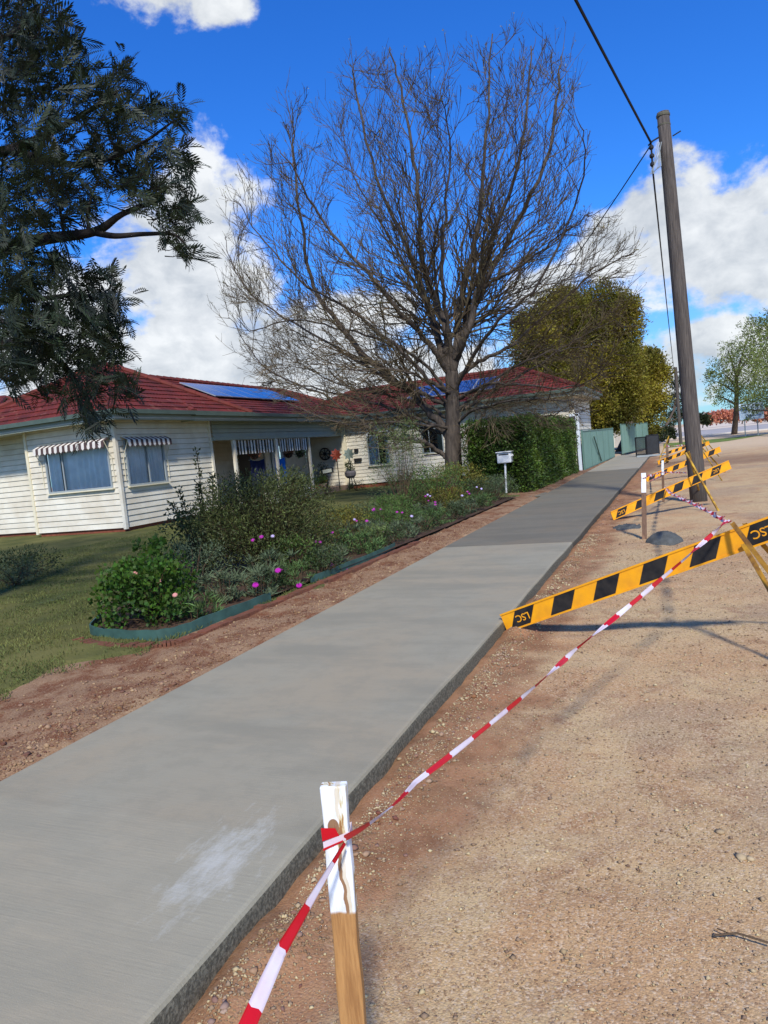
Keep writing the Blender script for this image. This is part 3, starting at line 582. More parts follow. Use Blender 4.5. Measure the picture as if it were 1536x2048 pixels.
potted(-15.3, 29.4, .22, 'brown pot with tall dark plant nearest the round wall ornament', terra, .18, .3, leaf_dk, .7, .3)
potted(-14.8, 26.2, .22, 'dark tub of leafy plant behind the tall pale planter', plast, .2, .35, leaf_dk, .6, .3)
potted(-14.9, 23.6, .22, 'dark leafy pot plant beneath the navy towel', plast, .2, .25, leaf_dk, .4, .3)
def hanging(x, y, z, label, col):
    e = empty('hanging_basket', (x, y, z), label, 'hanging basket', 'hanging baskets under the porch'); b = MB()
    b.lathe((x, y, z-.2), [(.03, 0), (.12, .04), (.17, .14), (.18, .2), (.15, .2)], 12); b.build('basket', plast, e)
    c = MB()
    for k in range(3): a = k*2.09; c.tube([(x+.17*math.cos(a), y+.17*math.sin(a), z), (x, y, z+.45)], .006, 4)
    c.build('chain', frame_m, e); crown('foliage', e, col, [(x+.12*math.cos(k), y+.12*math.sin(k), z+.04-.05*(k % 3)) for k in range(7)], 45, .08, .035, .12)
redleaf = material('leaf_rust', srgb(150, 84, 62), .7, .4, 5, island=.4)
hanging(-14.7, 22.9, 1.95, 'rust coloured hanging basket above the navy towel', redleaf); hanging(-14.8, 25.6, 1.9, 'reddish hanging basket in front of the right striped blind', redleaf); hanging(-14.7, 26.4, 1.88, 'green trailing hanging basket beside the right porch post', leaf_md)
def towel(y, label, ms, w_=.75, z1=1.75, z0=.55):
    b = MB(); k = 16; r = 10; vs = []
    for j in range(r+1):
        for i in range(k+1):
            s_ = i/k; f = j/r; sh_ = .07*f*math.sin(s_*9+y)+.02*math.sin(s_*21); dz = .05*math.sin(s_*math.pi) if j == 0 else 0
            vs.append((-14.75+sh_, y+w_*(s_-.5)*(1-.12*f), z1-dz+(z0-z1)*f))
    b.v = vs
    for j in range(r):
        for i in range(k):
            mid = (.3 < i/k < .7 and .25 < j/r < .6); b.f.append((j*(k+1)+i, j*(k+1)+i+1, (j+1)*(k+1)+i+1, (j+1)*(k+1)+i)); b.mi.append(1 if mid else 0)
    e = empty('hanging_towel', (-14.75, y, z0), label, 'towel', 'towels hung under the porch'); c = b.build('cloth', ms, e, smooth=True)
    md = c.modifiers.new('s', 'SOLIDIFY'); md.thickness = .012
    l = MB(); l.tube([(-14.75, y-w_/2-.1, z1+.0), (-14.75, y+w_/2+.1, z1+.0)], .008, 5); l.build('rail', frame_m, e)
blu = material('blue_cloth', srgb(22, 104, 190), .9, .25, 3); grn = material('green_print', srgb(60, 150, 130), .9, .3, 6, col2=srgb(150, 160, 60)); nav = material('navy_cloth', srgb(20, 26, 66), .9, .3, 3)
towel(24.75, 'bright blue towel with green print hanging right of the centre porch post', [blu, grn]); towel(23.1, 'navy towel hanging left of the centre porch post', [nav, nav], .95)
# wall ornament on the shaded end wall
e = empty('wall_ornament', (-15.35, 29.9, 1.75), 'round black spoked ornament hung on the shaded porch end wall', 'ornament'); b = MB()
cc = Vector((-15.35, 29.93, 1.75)); ring = [cc+Vector((.27*math.cos(a), 0, .27*math.sin(a))) for a in np.linspace(0, 2*math.pi, 25)]
iron = material('black_iron', srgb(38, 38, 40), .6, .3, 5)
b.tube(ring, .03, 6); b.build('ring', iron, e); b = MB()
for k in range(8): a = k*math.pi/4; b.tube([cc, cc+Vector((.27*math.cos(a), 0, .27*math.sin(a)))], .018, 5)
b.tube([cc+Vector((0, -.03, 0)), cc+Vector((0, .03, 0))], .08, 10); b.build('spokes', iron, e)
# plant stands with pinwheels at the wing corner
def pinwheel(x, y, h, label, mat):
    e = empty('garden_pinwheel', (x, y, .1), label, 'pinwheel', 'pinwheels at the corner of the wing'); b = MB(); b.tube([(x, y, .1), (x, y, h)], .02, 6); b.build('stake', iron, e)
    b = MB()
    for k in range(8):
        a = k*math.pi/4; c = Vector((x+.17*math.cos(a), y-.05, h+.17*math.sin(a))); p = Vector((x, y-.03, h)); u = (c-p).normalized(); s = Vector((-math.sin(a), 0, math.cos(a)))
        b.add([p, c+s*.08+Vector((0, -.03, 0)), c+u*.12, c-s*.08+Vector((0, .03, 0)), p+Vector((0, .02, 0)), c+u*.12+Vector((0, .02, 0))], [(0, 1, 2, 3), (4, 3, 5, 1)])
    b.build('petals', mat, e)
pinwheel(-14.1, 28.6, 1.65, 'rusty red petalled pinwheel on a thin stake at the wing corner', material('rust_red', srgb(160, 74, 56), .6, .4, 8)); pinwheel(-13.75, 29.2, 1.62, 'grey green petalled pinwheel right of the rusty one', material('zinc', srgb(124, 138, 130), .5, .2, 5))
e = empty('plant_stand', (-13.7, 29.0, 0), 'grey pot stand with barrel shaped pot at the wing corner', 'plant stand'); b = MB(); b.lathe((-13.7, 29.0, .55), [(.15, 0), (.24, .1), (.26, .25), (.22, .32), (.18, .32)], 14); b.build('pot', material('grey_pot', srgb(110, 104, 104), .8, .3, 6), e)
b = MB()
for k in range(3): a = k*2.09+.4; b.tube([(-13.7+.22*math.cos(a), 29+.22*math.sin(a), 0), (-13.7+.12*math.cos(a), 29+.12*math.sin(a), .57)], .02, 6)
b.build('legs', iron, e); crown('foliage', e, leaf_dk, [(-13.7+.1*math.cos(k), 29+.1*math.sin(k), .95+.05*k) for k in range(6)], 40, .1, .035, .12)
e = empty('name_board', (-14.5, 28.3, .9), 'small black framed white board leaning among the porch pots', 'board'); b = MB(); b.beam((-14.75, 28.3, .95), (-14.2, 28.3, 1.0), .03, .24); b.build('frame', iron, e); b = MB(); b.beam((-14.70, 28.28, .955), (-14.25, 28.28, .995), .03, .16); b.build('face', wht, e)
e = empty('meter_box', (-13.75, 29.93, 1.6), 'two small black fittings on the white wing wall left of its window', 'wall fitting'); b = MB(); b.box((-13.8, 29.86, 1.72), (-13.62, 29.965, 1.84)); b.build('box', iron, e); b = MB(); b.box((-13.85, 29.86, 1.28), (-13.5, 29.965, 1.4)); b.build('box', iron, e)
#==PART3
# ------------------------------------------------------------------ fence, gate, hedge, mailbox
fence_m = material('green_steel_fence', srgb(108, 138, 124), .5, .12, 1.2); fpost_m = material('green_steel_post', srgb(92, 122, 110), .5, .12, 2)
def steel_fence(name, label, pts, h, cat='fence'):
    e = empty(name, (pts[0][0], pts[0][1], 0), label, cat, None); 
    for (x0, y0), (x1, y1) in zip(pts, pts[1:]):
        a = Vector((x0, y0, 0)); c = Vector((x1, y1, 0)); L = (c-a).length; d = (c-a)/L; nn = Vector((d.y, -d.x, 0)); b = MB()
        k = int(L/.06); vs = []
        for i in range(k+1):
            q = a+d*(L*i/k)+nn*(.022 if (i//2) % 2 else -.006); vs += [q+Vector((0, 0, .03)), q+Vector((0, 0, h-.03))]
        b.add(vs, [(2*i, 2*i+2, 2*i+3, 2*i+1) for i in range(k)]); b.build('panel', fence_m, e)
        r = MB(); r.beam(a+Vector((0, 0, h-.02)), c+Vector((0, 0, h-.02)), .06, .04); r.build('top_rail', fpost_m, e)
        r = MB(); r.beam(a+Vector((0, 0, .03)), c+Vector((0, 0, .03)), .055, .04); r.build('bottom_rail', fpost_m, e)
        r = MB(); r.beam(a+Vector((0, 0, 0)), a+Vector((0, 0, h+.02)), .07, .07, up=(0, 1, 0)); r.build('post', fpost_m, e)
    return e
xs = -3.52
steel_fence('steel_fence', 'pale green sheet steel fence beside the white corner post, nearest run', [(-3.62, 30.05), (-3.58, 32.4), (-3.54, 34.8), (-3.5, 37.2), (-3.46, 39.6), (-3.42, 42.6)], 1.62)
steel_fence('steel_fence', 'far run of pale green sheet fence beyond the driveway gap', [(-3.44, 42.65), (-6.5, 43.0)] , 1.66)
steel_fence('steel_fence', 'last green sheet fence running on behind the dark mesh gate', [(-3.25, 46.5), (-2.95, 49), (-2.65, 51.5), (-2.35, 54), (-2.05, 56.5)], 1.85)
b = MB(); b.beam((xs+.05, 33.0, 1.35), (xs+.05, 35.6, .12), .05, .05); o = b.build('fence_bar', fpost_m); tag(o, 'slanting green brace leaning on the nearest fence run', 'bar')  # one slanting bar in the post green, set along the nearest run
mesh_m = material('dark_mesh', srgb(72, 74, 76), .6, .2, 4)
def mesh_panel(p0, p1, z0, z1, par):
    a = Vector((*p0, 0)); c = Vector((*p1, 0)); b = MB(); up = Vector((0, 0, 1))
    for z in (z0, z1): b.beam(a+up*z, c+up*z, .05, .05)
    for q in (a, c): b.beam(q+up*(z0-.06), q+up*z1, .05, .05, up=(c-a).normalized())
    f = b.build('panel_frame', iron, par); b = MB(); L = (c-a).length; k = int(L/.04)
    for i in range(1, k): q = a.lerp(c, i/k); b.beam(q+up*z0, q+up*z1, .028, .006, up=(c-a).normalized())
    for i in range(1, 16): z = z0+(z1-z0)*i/16; b.beam(a+up*z, c+up*z, .006, .022)
    b.build('mesh', mesh_m, f)
e = empty('mesh_gate', (-2.1, 39.6, 0), 'dark wire mesh gate leaves folded open across the path before the green fence', 'gate')
mesh_panel((-2.12, 40.2), (-1.60, 39.9), .08, 1.0, e); mesh_panel((-1.56, 39.9), (-1.0, 40.9), .08, 1.06, e)
b = MB(); b.beam((-2.0, 38.0, .08), (-.6, 38.6, .06), .08, .08); b.build('ground_rail', frame_m, e)
# hedge : two faces, dense small leaves
hedge_leaf = material('hedge_leaf', srgb(92, 114, 38), .55, col2=srgb(54, 74, 26), scale=1.2, island=.45, trans=.2, spec=.4)
e = empty('hedge', (-5.2, 24.5, 0), 'tall clipped green hedge between the garden bed and the footpath', 'hedge')
b = MB(); hb = [(-5.85, 20.2), (-3.95, 20.15), (-3.82, 29.0), (-5.85, 29.0)]
b.add([(x+.12*(1 if x < -4.9 else -1), y+.12*(1 if y < 22 else -1), z) for z in (0, 1.98) for x, y in hb], [(0, 1, 5, 4), (1, 2, 6, 5), (2, 3, 7, 6), (3, 0, 4, 7), (4, 5, 6, 7)]); b.build('twigs', material('hedge_core', srgb(36, 40, 22), .9, .4, 8), e)
def face_pts(n, p0, p1, z0, z1, nrm, d=.1):
    t = rng.random(n); z = z0+rng.random(n)*(z1-z0); P = np.array([p0[0], p0[1], 0])+np.outer(t, [p1[0]-p0[0], p1[1]-p0[1], 0]); P[:, 2] = z
    bul = .22*(fbm(t*9+nrm[0]*5, z*1.6, 3, 61)-.45); return P+np.array([*nrm, 0])*(bul+rng.normal(0, d*.5, n))[:, None], np.broadcast_to(np.array([*nrm, .25]), (n, 3))
A = [face_pts(7000, (-5.85, 20.2), (-3.9, 20.15), 0.02, 2.08, (0, -1)), face_pts(17000, (-3.9, 20.15), (-3.82, 29.0), .02, 2.1, (1, 0))]
P = np.concatenate([a[0] for a in A]); D = np.concatenate([a[1] for a in A]); nt_ = 7000
tp = np.stack([rng.uniform(-5.85, -3.85, nt_), rng.uniform(20.1, 29, nt_), 2.06+.1*rng.normal(size=nt_)*.6+.10*fbm(rng.random(nt_)*8, rng.random(nt_)*8, 2, 3)], 1)
P = np.concatenate([P, tp]); D = np.concatenate([D, np.broadcast_to(np.array([0, 0, 1.]), (nt_, 3))]); D = D+rng.normal(size=D.shape)*.75
V, Fq = leaves(P, D, rng.uniform(.05, .10, len(P)), rng.uniform(.03, .055, len(P))); npmesh('foliage', V, Fq, hedge_leaf, e)
# mailbox
e = empty('mailbox', (-4.52, 20.0, 0), 'white letterbox on a slim white post in front of the dark hedge', 'mailbox')
wm = material('white_powdercoat', srgb(214, 216, 216), .45, .08, 4); b = MB(); X0, Y0 = -4.52, 20.0
b.tube([(X0-.10, Y0+.0, 0), (X0-.06, Y0, .88)], .03, 8); b.build('post', wm, e)
b = MB(); b.beam((X0-.06, Y0-.11, 1.04), (X0-.06, Y0+.21, 1.04), .40, .30); o = b.build('box', wm, e, bevel=.03)
b = MB(); b.beam((X0-.06, Y0-.15, 1.205), (X0-.06, Y0+.25, 1.205), .44, .03); b.build('lid', wm, e, bevel=.01)
b = MB(); b.box((X0-.20, Y0-.118, 1.12), (X0+.08, Y0-.112, 1.15)); b.build('slot', iron, e)
b = MB(); b.tube([(X0+.14, Y0-.05, 1.08), (X0+.20, Y0-.05, 1.1)], .03, 8); b.build('newspaper_holder', wm, e)
# ------------------------------------------------------------------ power pole and wires
pole_m = material('weathered_pole', srgb(102, 94, 86), .9, col2=srgb(64, 58, 54), scale=6, bump=.9, bscale=10, stretch=(9, 9, .35), detail=8)
e = empty('power_pole', (.31, 15.7, -.1), 'grey weathered timber power pole standing in the gravel verge', 'power pole')
b = MB(); pt = [(.31-.21*k/9, 15.7+.01*k, -.4+8.0*k/9) for k in range(10)]; b.tube(pt, [.168-.052*k/9 for k in range(10)], 20); b.build('pole', pole_m, e, smooth=True)
b = MB(); b.lathe((.105, 15.79, 7.34), [(.124, 0), (.124, .03)], 16); b.lathe((.10, 15.79, 7.52), [(.128, 0), (.13, .04), (.11, .07)], 16); b.build('cap', material('pole_cap', srgb(96, 94, 78), .7, .3, 6), e)
b = MB(); b.tube([(.0, 15.68, 7.12), (-.12, 15.6, 7.05), (-.2, 15.58, 6.98)], .016, 6); b.tube([(.25, 15.79, 7.12), (.40, 15.80, 7.18)], .012, 6)
b.build('bracket', iron, e)
b = MB()
for z in (6.88, 6.72, 6.56): b.lathe((-.15, 15.58, z), [(.02, 0), (.045, .03), (.045, .07), (.02, .1)], 8)
b.tube([(-.15, 15.58, 7.0), (-.15, 15.58, 6.5)], .018, 6); b.build('insulators', iron, e)
b = MB()
for k in range(3): b.tube([(-.02+.03*k, 15.62, 7.0), (-.1+.04*k, 15.56, 6.75), (-.15-.03*k, 15.56, 6.42), (-.05+.03*k, 15.6, 6.55), (.0, 15.66, 6.9)], .008, 5)
b.build('loop_wires', frame_m, e)
cab = material('cable_black', srgb(18, 20, 30), .6, .2, 5)
def cable(p, q, sag, r, label, n=40, r2=None):
    p, q = Vector(p), Vector(q); pts = []
    for i in range(n+1): t_ = i/n; pts.append(p.lerp(q, t_)-Vector((0, 0, sag*4*t_*(1-t_))))
    b = MB(); b.tube(pts, [r+((r2 or r)-r)*i/n for i in range(n+1)], 6); tag(b.build('overhead_cable', cab), label, 'cable'); return
near = at(1150, 0, 9.4); hk = Vector((-.15, 15.58, 7.02)); dv = (near-hk).normalized()
cable(hk, hk+dv*40+Vector((0, 0, 1.2)), .3, .022, 'thick black overhead cable coming over the camera to the timber pole')
cable((-.15, 15.58, 6.5), (.0, 62, 5.6), .35, .018, 'black cable running down beside the pole towards the next pole')
cable((-.17, 15.56, 6.95), (-8, 29.6, 3.65), .25, .012, 'thin service wire from the pole to the wing roof')
e = empty('power_pole', (.15, 62, -.1), 'small far power pole glimpsed behind the near timber pole', 'power pole'); b = MB(); b.tube([(.15, 62, -.1), (.1, 62, 6)], .13, 8); b.build('pole', pole_m, e); b = MB(); b.beam((-.7, 62, 5.6), (.9, 62, 5.6), .1, .1); b.build('crossarm', pole_m, e)
# ------------------------------------------------------------------ barrier boards
yel = material('barrier_yellow', srgb(246, 170, 16), .5, .06, 9, col2=srgb(226, 152, 30), spec=.4, detail=9); blk = material('barrier_black', srgb(20, 20, 22), .5, .1, 14, col2=srgb(46, 42, 38), spec=.4, detail=9)
legy = material('trestle_yellow', srgb(206, 166, 50), .6, .3, 9, col2=srgb(120, 84, 40)); legr = material('trestle_rust', srgb(112, 78, 44), .8, .3, 9, col2=srgb(190, 140, 40))
def text_mesh(body, size, parent, mw, mat):
    cu = bpy.data.curves.new('t', 'FONT'); cu.body = body; cu.size = size; cu.align_x = 'CENTER'; cu.align_y = 'CENTER'; cu.extrude = .0006; cu.offset = size*.008
    to = bpy.data.objects.new('t', cu); C.objects.link(to); dg = bpy.context.evaluated_depsgraph_get(); me = bpy.data.meshes.new_from_object(to.evaluated_get(dg)); bpy.data.objects.remove(to)
    me.transform(mw); me.materials.clear(); me.materials.append(mat); me.name = 'lettering'; return inv(link('lettering', me), parent)
def barrier(A, B, label, legs, lettering=True, L=2.42, wd=.155, lm=legy, tilt=0.):
    A, B = Vector(A), Vector(B); d = (B-A).normalized(); L = L or (B-A).length
    n = Vector((d.y, -d.x, 0)).normalized(); n = (n+Vector((0, 0, tilt))).normalized()   # faces the camera side (-Y)
    u = n.cross(d).normalized()
    if u.z < 0: u = -u
    e = empty('barrier_board', tuple(A), label, 'barrier', 'black and yellow barrier boards along the footpath')
    P = lambda s, t, o=0: A+d*s+u*t+n*o
    b = MB()
    def plate(s0, s1, t0, t1, o0, o1, mb):
        vs = [P(s, t, o) for o in (o0, o1) for s, t in ((s0, t0), (s1, t0), (s1, t1), (s0, t1))]
        mb.add(vs, [(0, 3, 2, 1), (4, 5, 6, 7), (0, 1, 5, 4), (1, 2, 6, 5), (2, 3, 7, 6), (3, 0, 4, 7)])
    plate(0, L, 0, wd, -.018, 0, b); b.build('board', yel, e)
    b = MB(); plate(-.001, L+.001, -.004, .010, -.019, .007, b); plate(-.001, L+.001, wd-.010, wd+.004, -.019, .007, b); b.build('edge_rail', yel, e)
    hh = wd-.022; pitch = (L-.10)/6
    for k in range(6):
        s0 = .05+k*pitch; q = MB(); vs = []
        for o in (.0005, .003): vs += [P(s0, .011, o), P(s0+.19, .011, o), P(s0+.19+hh*.72, wd-.011, o), P(s0+hh*.72, wd-.011, o)]
        q.add(vs, [(0, 3, 2, 1), (4, 5, 6, 7), (0, 1, 5, 4), (1, 2, 6, 5), (2, 3, 7, 6), (3, 0, 4, 7)]); st_ = q.build('stripe', blk, e)
        if lettering and k in (0, 5):
            c = P(s0+.095+hh*.36, wd/2, .0045); mw = Matrix((-d, -u, n)).transposed().to_4x4(); mw.translation = c
            text_mesh('LSC', .082, st_, mw, yel)
    for a, c in legs:
        a, c = Vector(a), Vector(c); q = MB(); dd_ = (c-a).normalized(); q.beam(a, c, .030, .005, up=n); off = dd_.cross(n).normalized()*.014
        q.beam(a+off-n*.015, c+off-n*.015, .005, .028, up=n); q.build('leg', lm, e)
    return e
# near board
A1 = gnd(1015, 1264); B1 = at(1536, 1084, 4.75); d1 = (Vector(B1)-Vector(A1)).normalized(); ap = Vector(A1)+d1*1.97
barrier(A1, B1, 'nearest yellow and black barrier board, its left end fallen on the slab edge', [
    (ap+Vector((-.06, -.05, .20)), (ap.x+.50, 4.55, -.1)), (ap+Vector((.02, .03, .18)), (ap.x+.62, 6.0, -.1)), (ap+Vector((.0, -.03, .05)), (ap.x+.34, 4.72, -.1))], lm=legr)
A2 = gnd(1227, 1040); B2 = at(1469, 934, 13.0)
barrier(A2, B2, 'second barrier board, crossing in front of the power pole foot', [(at(1372, 905, 12.7), gnd(1438, 1022)), (at(1378, 903, 13.0), gnd(1404, 1000))])
A3 = gnd(1294, 964); B3 = at(1438, 905, 21)
barrier(A3, B3, 'third barrier board, passing behind the middle of the power pole', [(at(1395, 885, 21), (1.0, 20.6, -.1)), (at(1395, 885, 21), (1.25, 23.9, -.1))], False)
A4 = gnd(1317, 929); B4 = at(1432, 884, 30)
barrier(A4, B4, 'fourth barrier board, its right end lit beyond the pole', [(at(1400, 868, 30), (1.2, 30, -.1)), (at(1400, 868, 30), (1.6, 34.5, -.1))], False)
A5 = gnd(1320, 914); B5 = at(1414, 883, 37)
barrier(A5, B5, 'farthest and smallest barrier board beside the path', [(at(1338, 872, 36), (-.9, 37, -.1)), (at(1338, 872, 36), (-.7, 40, -.1))], False)
# ------------------------------------------------------------------ stakes
def stake_mat(name, split, lo_, wornamt, wa=(178, 132, 78), wb=(146, 102, 56), axis=None):
    mt = bpy.data.materials.new(name); mt.use_nodes = True; t = mt.node_tree; t.nodes.clear(); out = N(t, 'ShaderNodeOutputMaterial'); p = N(t, 'ShaderNodeBsdfPrincipled'); p.inputs['Roughness'].default_value = .7
    tcn = N(t, 'ShaderNodeTexCoord'); s = N(t, 'ShaderNodeSeparateXYZ'); t.links.new(tcn.outputs['Object'], s.inputs[0])
    def nz(sc, st, det=5, dist=0., off=(0, 0, 0)):
        mp = N(t, 'ShaderNodeMapping'); mp.inputs['Scale'].default_value = st; mp.inputs['Location'].default_value = off; t.links.new(tcn.outputs['Object'], mp.inputs[0]); n = N(t, 'ShaderNodeTexNoise'); n.inputs['Scale'].default_value = sc; n.inputs['Detail'].default_value = det; n.inputs['Distortion'].default_value = dist; t.links.new(mp.outputs[0], n.inputs['Vector']); return n.outputs['Fac']
    def rmp(x, a, b):
        r = N(t, 'ShaderNodeMapRange', interpolation_type='SMOOTHSTEP'); r.inputs[1].default_value = a; r.inputs[2].default_value = b; t.links.new(x, r.inputs[0]); return r.outputs[0]
    g = math_(t, 'ADD', math_(t, 'MULTIPLY', nz(14, (5, 5, .35), 7, .5), .55), math_(t, 'MULTIPLY', nz(60, (5, 5, .2), 6, .2), .45))
    wood = mixc(t, rmp(g, .35, .65), srgb(*wa), srgb(*wb)); wood = mixc(t, math_(t, 'MULTIPLY', rmp(nz(5, (3, 3, .6)), .55, .7), .6), wood, tuple(min(c*1.5, 1) for c in srgb(*wa)))
    z = math_(t, 'ADD', s.outputs[2], math_(t, 'MULTIPLY', math_(t, 'SUBTRACT', nz(30, (1, 1, 1)), .5), .02))
    paint = rmp(z, split-.004, split+.004)
    worn = rmp(nz(11, (2.2, 2.2, .55), 4, 1.5, (2.3, 0, .45)), wornamt, wornamt+.02)
    pc = mixc(t, rmp(nz(40, (1, 1, .5)), .4, .7), srgb(236, 238, 238), srgb(206, 208, 204)); pc = mixc(t, rmp(nz(11, (2.2, 2.2, .55), 4, 1.5, (2.3, 0, .45)), wornamt-.06, wornamt), pc, srgb(206, 196, 160))
    if axis:
        (ax_, ay_, az_), (kx_, ky_), rt_ = axis
        dz_ = math_(t, 'SUBTRACT', s.outputs[2], az_); lx_ = math_(t, 'SUBTRACT', math_(t, 'SUBTRACT', s.outputs[0], ax_), math_(t, 'MULTIPLY', dz_, kx_)); ly_ = math_(t, 'SUBTRACT', math_(t, 'SUBTRACT', s.outputs[1], ay_), math_(t, 'MULTIPLY', dz_, ky_))
        xr_ = math_(t, 'ADD', math_(t, 'MULTIPLY', lx_, math.cos(rt_)), math_(t, 'MULTIPLY', ly_, math.sin(rt_))); wv_ = math_(t, 'MULTIPLY', math_(t, 'SUBTRACT', nz(9, (1, 1, 1.6), 4), .5), .034)
        band = math_(t, 'SUBTRACT', 1, rmp(math_(t, 'ABSOLUTE', math_(t, 'SUBTRACT', math_(t, 'ADD', xr_, wv_), math_(t, 'MULTIPLY', dz_, -.018))), .0028, .0042)); band = math_(t, 'MULTIPLY', band, rmp(dz_, -.07, -.075)) if False else math_(t, 'MULTIPLY', band, math_(t, 'SUBTRACT', 1, rmp(dz_, -.085, -.075)))
        e1_ = math_(t, 'MULTIPLY', math_(t, 'ADD', xr_, .004), 1/.010); e2_ = math_(t, 'MULTIPLY', math_(t, 'ADD', dz_, .072), 1/.014); pt_ = math_(t, 'SUBTRACT', 1, rmp(math_(t, 'ADD', math_(t, 'ADD', math_(t, 'MULTIPLY', e1_, e1_), math_(t, 'MULTIPLY', e2_, e2_)), math_(t, 'MULTIPLY', wv_, 40)), .8, 1.1))
        halo = math_(t, 'SUBTRACT', 1, rmp(math_(t, 'ABSOLUTE', math_(t, 'SUBTRACT', math_(t, 'ADD', xr_, wv_), .010)), .003, .0055))
        pc = mixc(t, math_(t, 'MULTIPLY', halo, .55), pc, srgb(200, 178, 128)); worn = math_(t, 'MAXIMUM', worn, math_(t, 'MAXIMUM', band, pt_)); wood = mixc(t, math_(t, 'MULTIPLY', math_(t, 'MULTIPLY', math_(t, 'MAXIMUM', band, pt_), paint), .75), wood, srgb(128, 98, 74))
    c = mixc(t, math_(t, 'MULTIPLY', paint, math_(t, 'SUBTRACT', 1, worn)), wood, pc); t.links.new(c, p.inputs['Base Color'])
    b = N(t, 'ShaderNodeBump'); b.inputs['Strength'].default_value = .7; b.inputs['Distance'].default_value = .002; t.links.new(nz(60, (4, 4, .25), 6, .3), b.inputs['Height']); t.links.new(b.outputs[0], p.inputs['Normal']); t.links.new(p.outputs[0], out.inputs[0]); return mt
def stake(top, bot, w_, d_, mat, label, rot=0.):
    e = empty('timber_stake', tuple(bot), label, 'stake', None); top, bot = Vector(top), Vector(bot); b = MB()
    f = Vector((math.sin(rot), -math.cos(rot), 0)); r = f.cross(Vector((0, 0, 1)))*-1
    n = 14; vs = []
    for i in range(n+1):
        c = bot.lerp(top, i/n); j = .0012*math.sin(i*2.3)
        for sx, sy in ((-1, -1), (1, -1), (1, 1), (-1, 1)): vs.append(c+r*(sx*(w_/2+j))-f*(sy*(d_/2)))
    fs = [(4*i+k, 4*i+(k+1) % 4, 4*i+4+(k+1) % 4, 4*i+4+k) for i in range(n) for k in range(4)]+[(3, 2, 1, 0), tuple(4*n+k for k in range(4))]
    b.add(vs, fs); b.build('post', mat, e, bevel=.003); return e
t1 = at(661, 1574, 1.29); s1top = Vector((t1.x, t1.y+.012, t1.z)); bd = at(700, 2040, 1.30); dr = (bd-t1).normalized(); k_ = (s1top.z+.14)/-dr.z; s1bot = s1top+dr*k_
print('stake', s1top, s1bot)
stake(s1top, s1bot, .047, .024, stake_mat('stake_near', s1top.z-.232, 0, .60, axis=(tuple(s1top), (dr.x/dr.z, dr.y/dr.z), R(16))), 'near timber stake with its worn white painted top wrapped in tape', rot=R(16))
t2 = at(1287, 946, 10.35); stake(t2, gnd(1289, 1078), .065, .04, stake_mat('stake_second', t2.z-.28, 0, .7, (122, 92, 68), (92, 66, 48)), 'second stake from the camera, white topped, in front of the second barrier')
t3 = at(1325, 921, 15); stake(t3, gnd(1327, 1003), .05, .04, stake_mat('stake_third', t3.z-.3, 0, .62, (122, 92, 68), (92, 66, 48)), 'thin brown stake with a pale top just behind the second barrier')
t4 = at(1334, 889, 27); stake(t4, gnd(1335, 925), .10, .06, stake_mat('stake_far', t4.z-.6, 0, .8, (122, 92, 68), (92, 66, 48)), 'far short white stake beside the fourth barrier')
# ------------------------------------------------------------------ red and white tape
def tape(pts, wds, label, period=.19, red=.48, twist=2.2, sag=0., n=240, w0=0., face=False):
    pts = [Vector(p) for p in pts]; seg = [(b_-a_).length for a_, b_ in zip(pts, pts[1:])]; T = sum(seg); V_ = []; mi = []; F_ = []
    def pos(s):
        i = 0
        while i < len(seg)-1 and s > seg[i]: s -= seg[i]; i += 1
        f = s/seg[i]; return pts[i].lerp(pts[i+1], f)-Vector((0, 0, sag*4*f*(1-f))), (pts[i+1]-pts[i]).normalized()
    for i in range(n+1):
        s = T*i/n; p, d = pos(s); a0 = d.orthogonal().normalized() if abs(d.z) > .99 else d.cross(Vector((0, 0, 1))).normalized(); b0 = d.cross(a0)
        if face: a0 = d.cross(Vector((0, 0, CAMH))-p).normalized(); b0 = d.cross(a0)
        a = w0+twist*s+.8*math.sin(s*3.1); wv = (wds[0]+(wds[1]-wds[0])*i/n)*(1+.12*math.sin(s*11)); x = a0*math.cos(a)+b0*math.sin(a); y = d.cross(x)
        V_ += [p-x*wv/2, p-x*wv*.17+y*wv*.18, p+x*wv*.17-y*wv*.14, p+x*wv/2]
    for i in range(n):
        for k in range(3):
            F_.append((4*i+k, 4*i+k+1, 4*i+5+k, 4*i+4+k)); mi.append(1 if ((T*(i+.5)/n) % period) < period*red else 0)
    b = MB(); b.v = [tuple(v) for v in V_]; b.f = F_; b.mi = mi; o = b.build('barrier_tape', [tape_w, tape_r], smooth=True); return tag(o, label, 'tape', None)
tape_w = material('tape_white', srgb(232, 226, 232), .35, .08, 9, col2=srgb(222, 200, 208), trans=.15); tape_r = material('tape_red', srgb(206, 24, 38), .35, .1, 9, trans=.15)
wrapc = at(672, 1672, 1.24)
tape([at(455, 2140, .92), at(560, 1905, 1.06), at(690, 1686, 1.255)], (.025, .013), 'red and white tape from the foreground up to the near stake', period=.17, red=.47, twist=.5, w0=.1, n=160, face=True)
tape([at(690, 1676, 1.25), at(830, 1565, 1.75), at(1150, 1300, 3.1), at(1456, 1040, 4.78)], (.010, .034), 'long red and white tape from the near stake to the near trestle', period=.30, twist=3.2, w0=1.2, sag=.012, n=900)
tape([at(1456, 1042, 4.8), at(1400, 1012, 6.8), at(1340, 985, 10.5), at(1331, 975, 14.9)], (.05, .05), 'twisted tape from the near trestle back to the thin brown stake', period=.3, twist=6, n=900)
tape([at(1289, 955, 10.3), at(1325, 945, 12.5), at(1374, 946, 15.3)], (.045, .045), 'loose tape between the white topped second stake and the power pole', period=.3, twist=5, n=400)
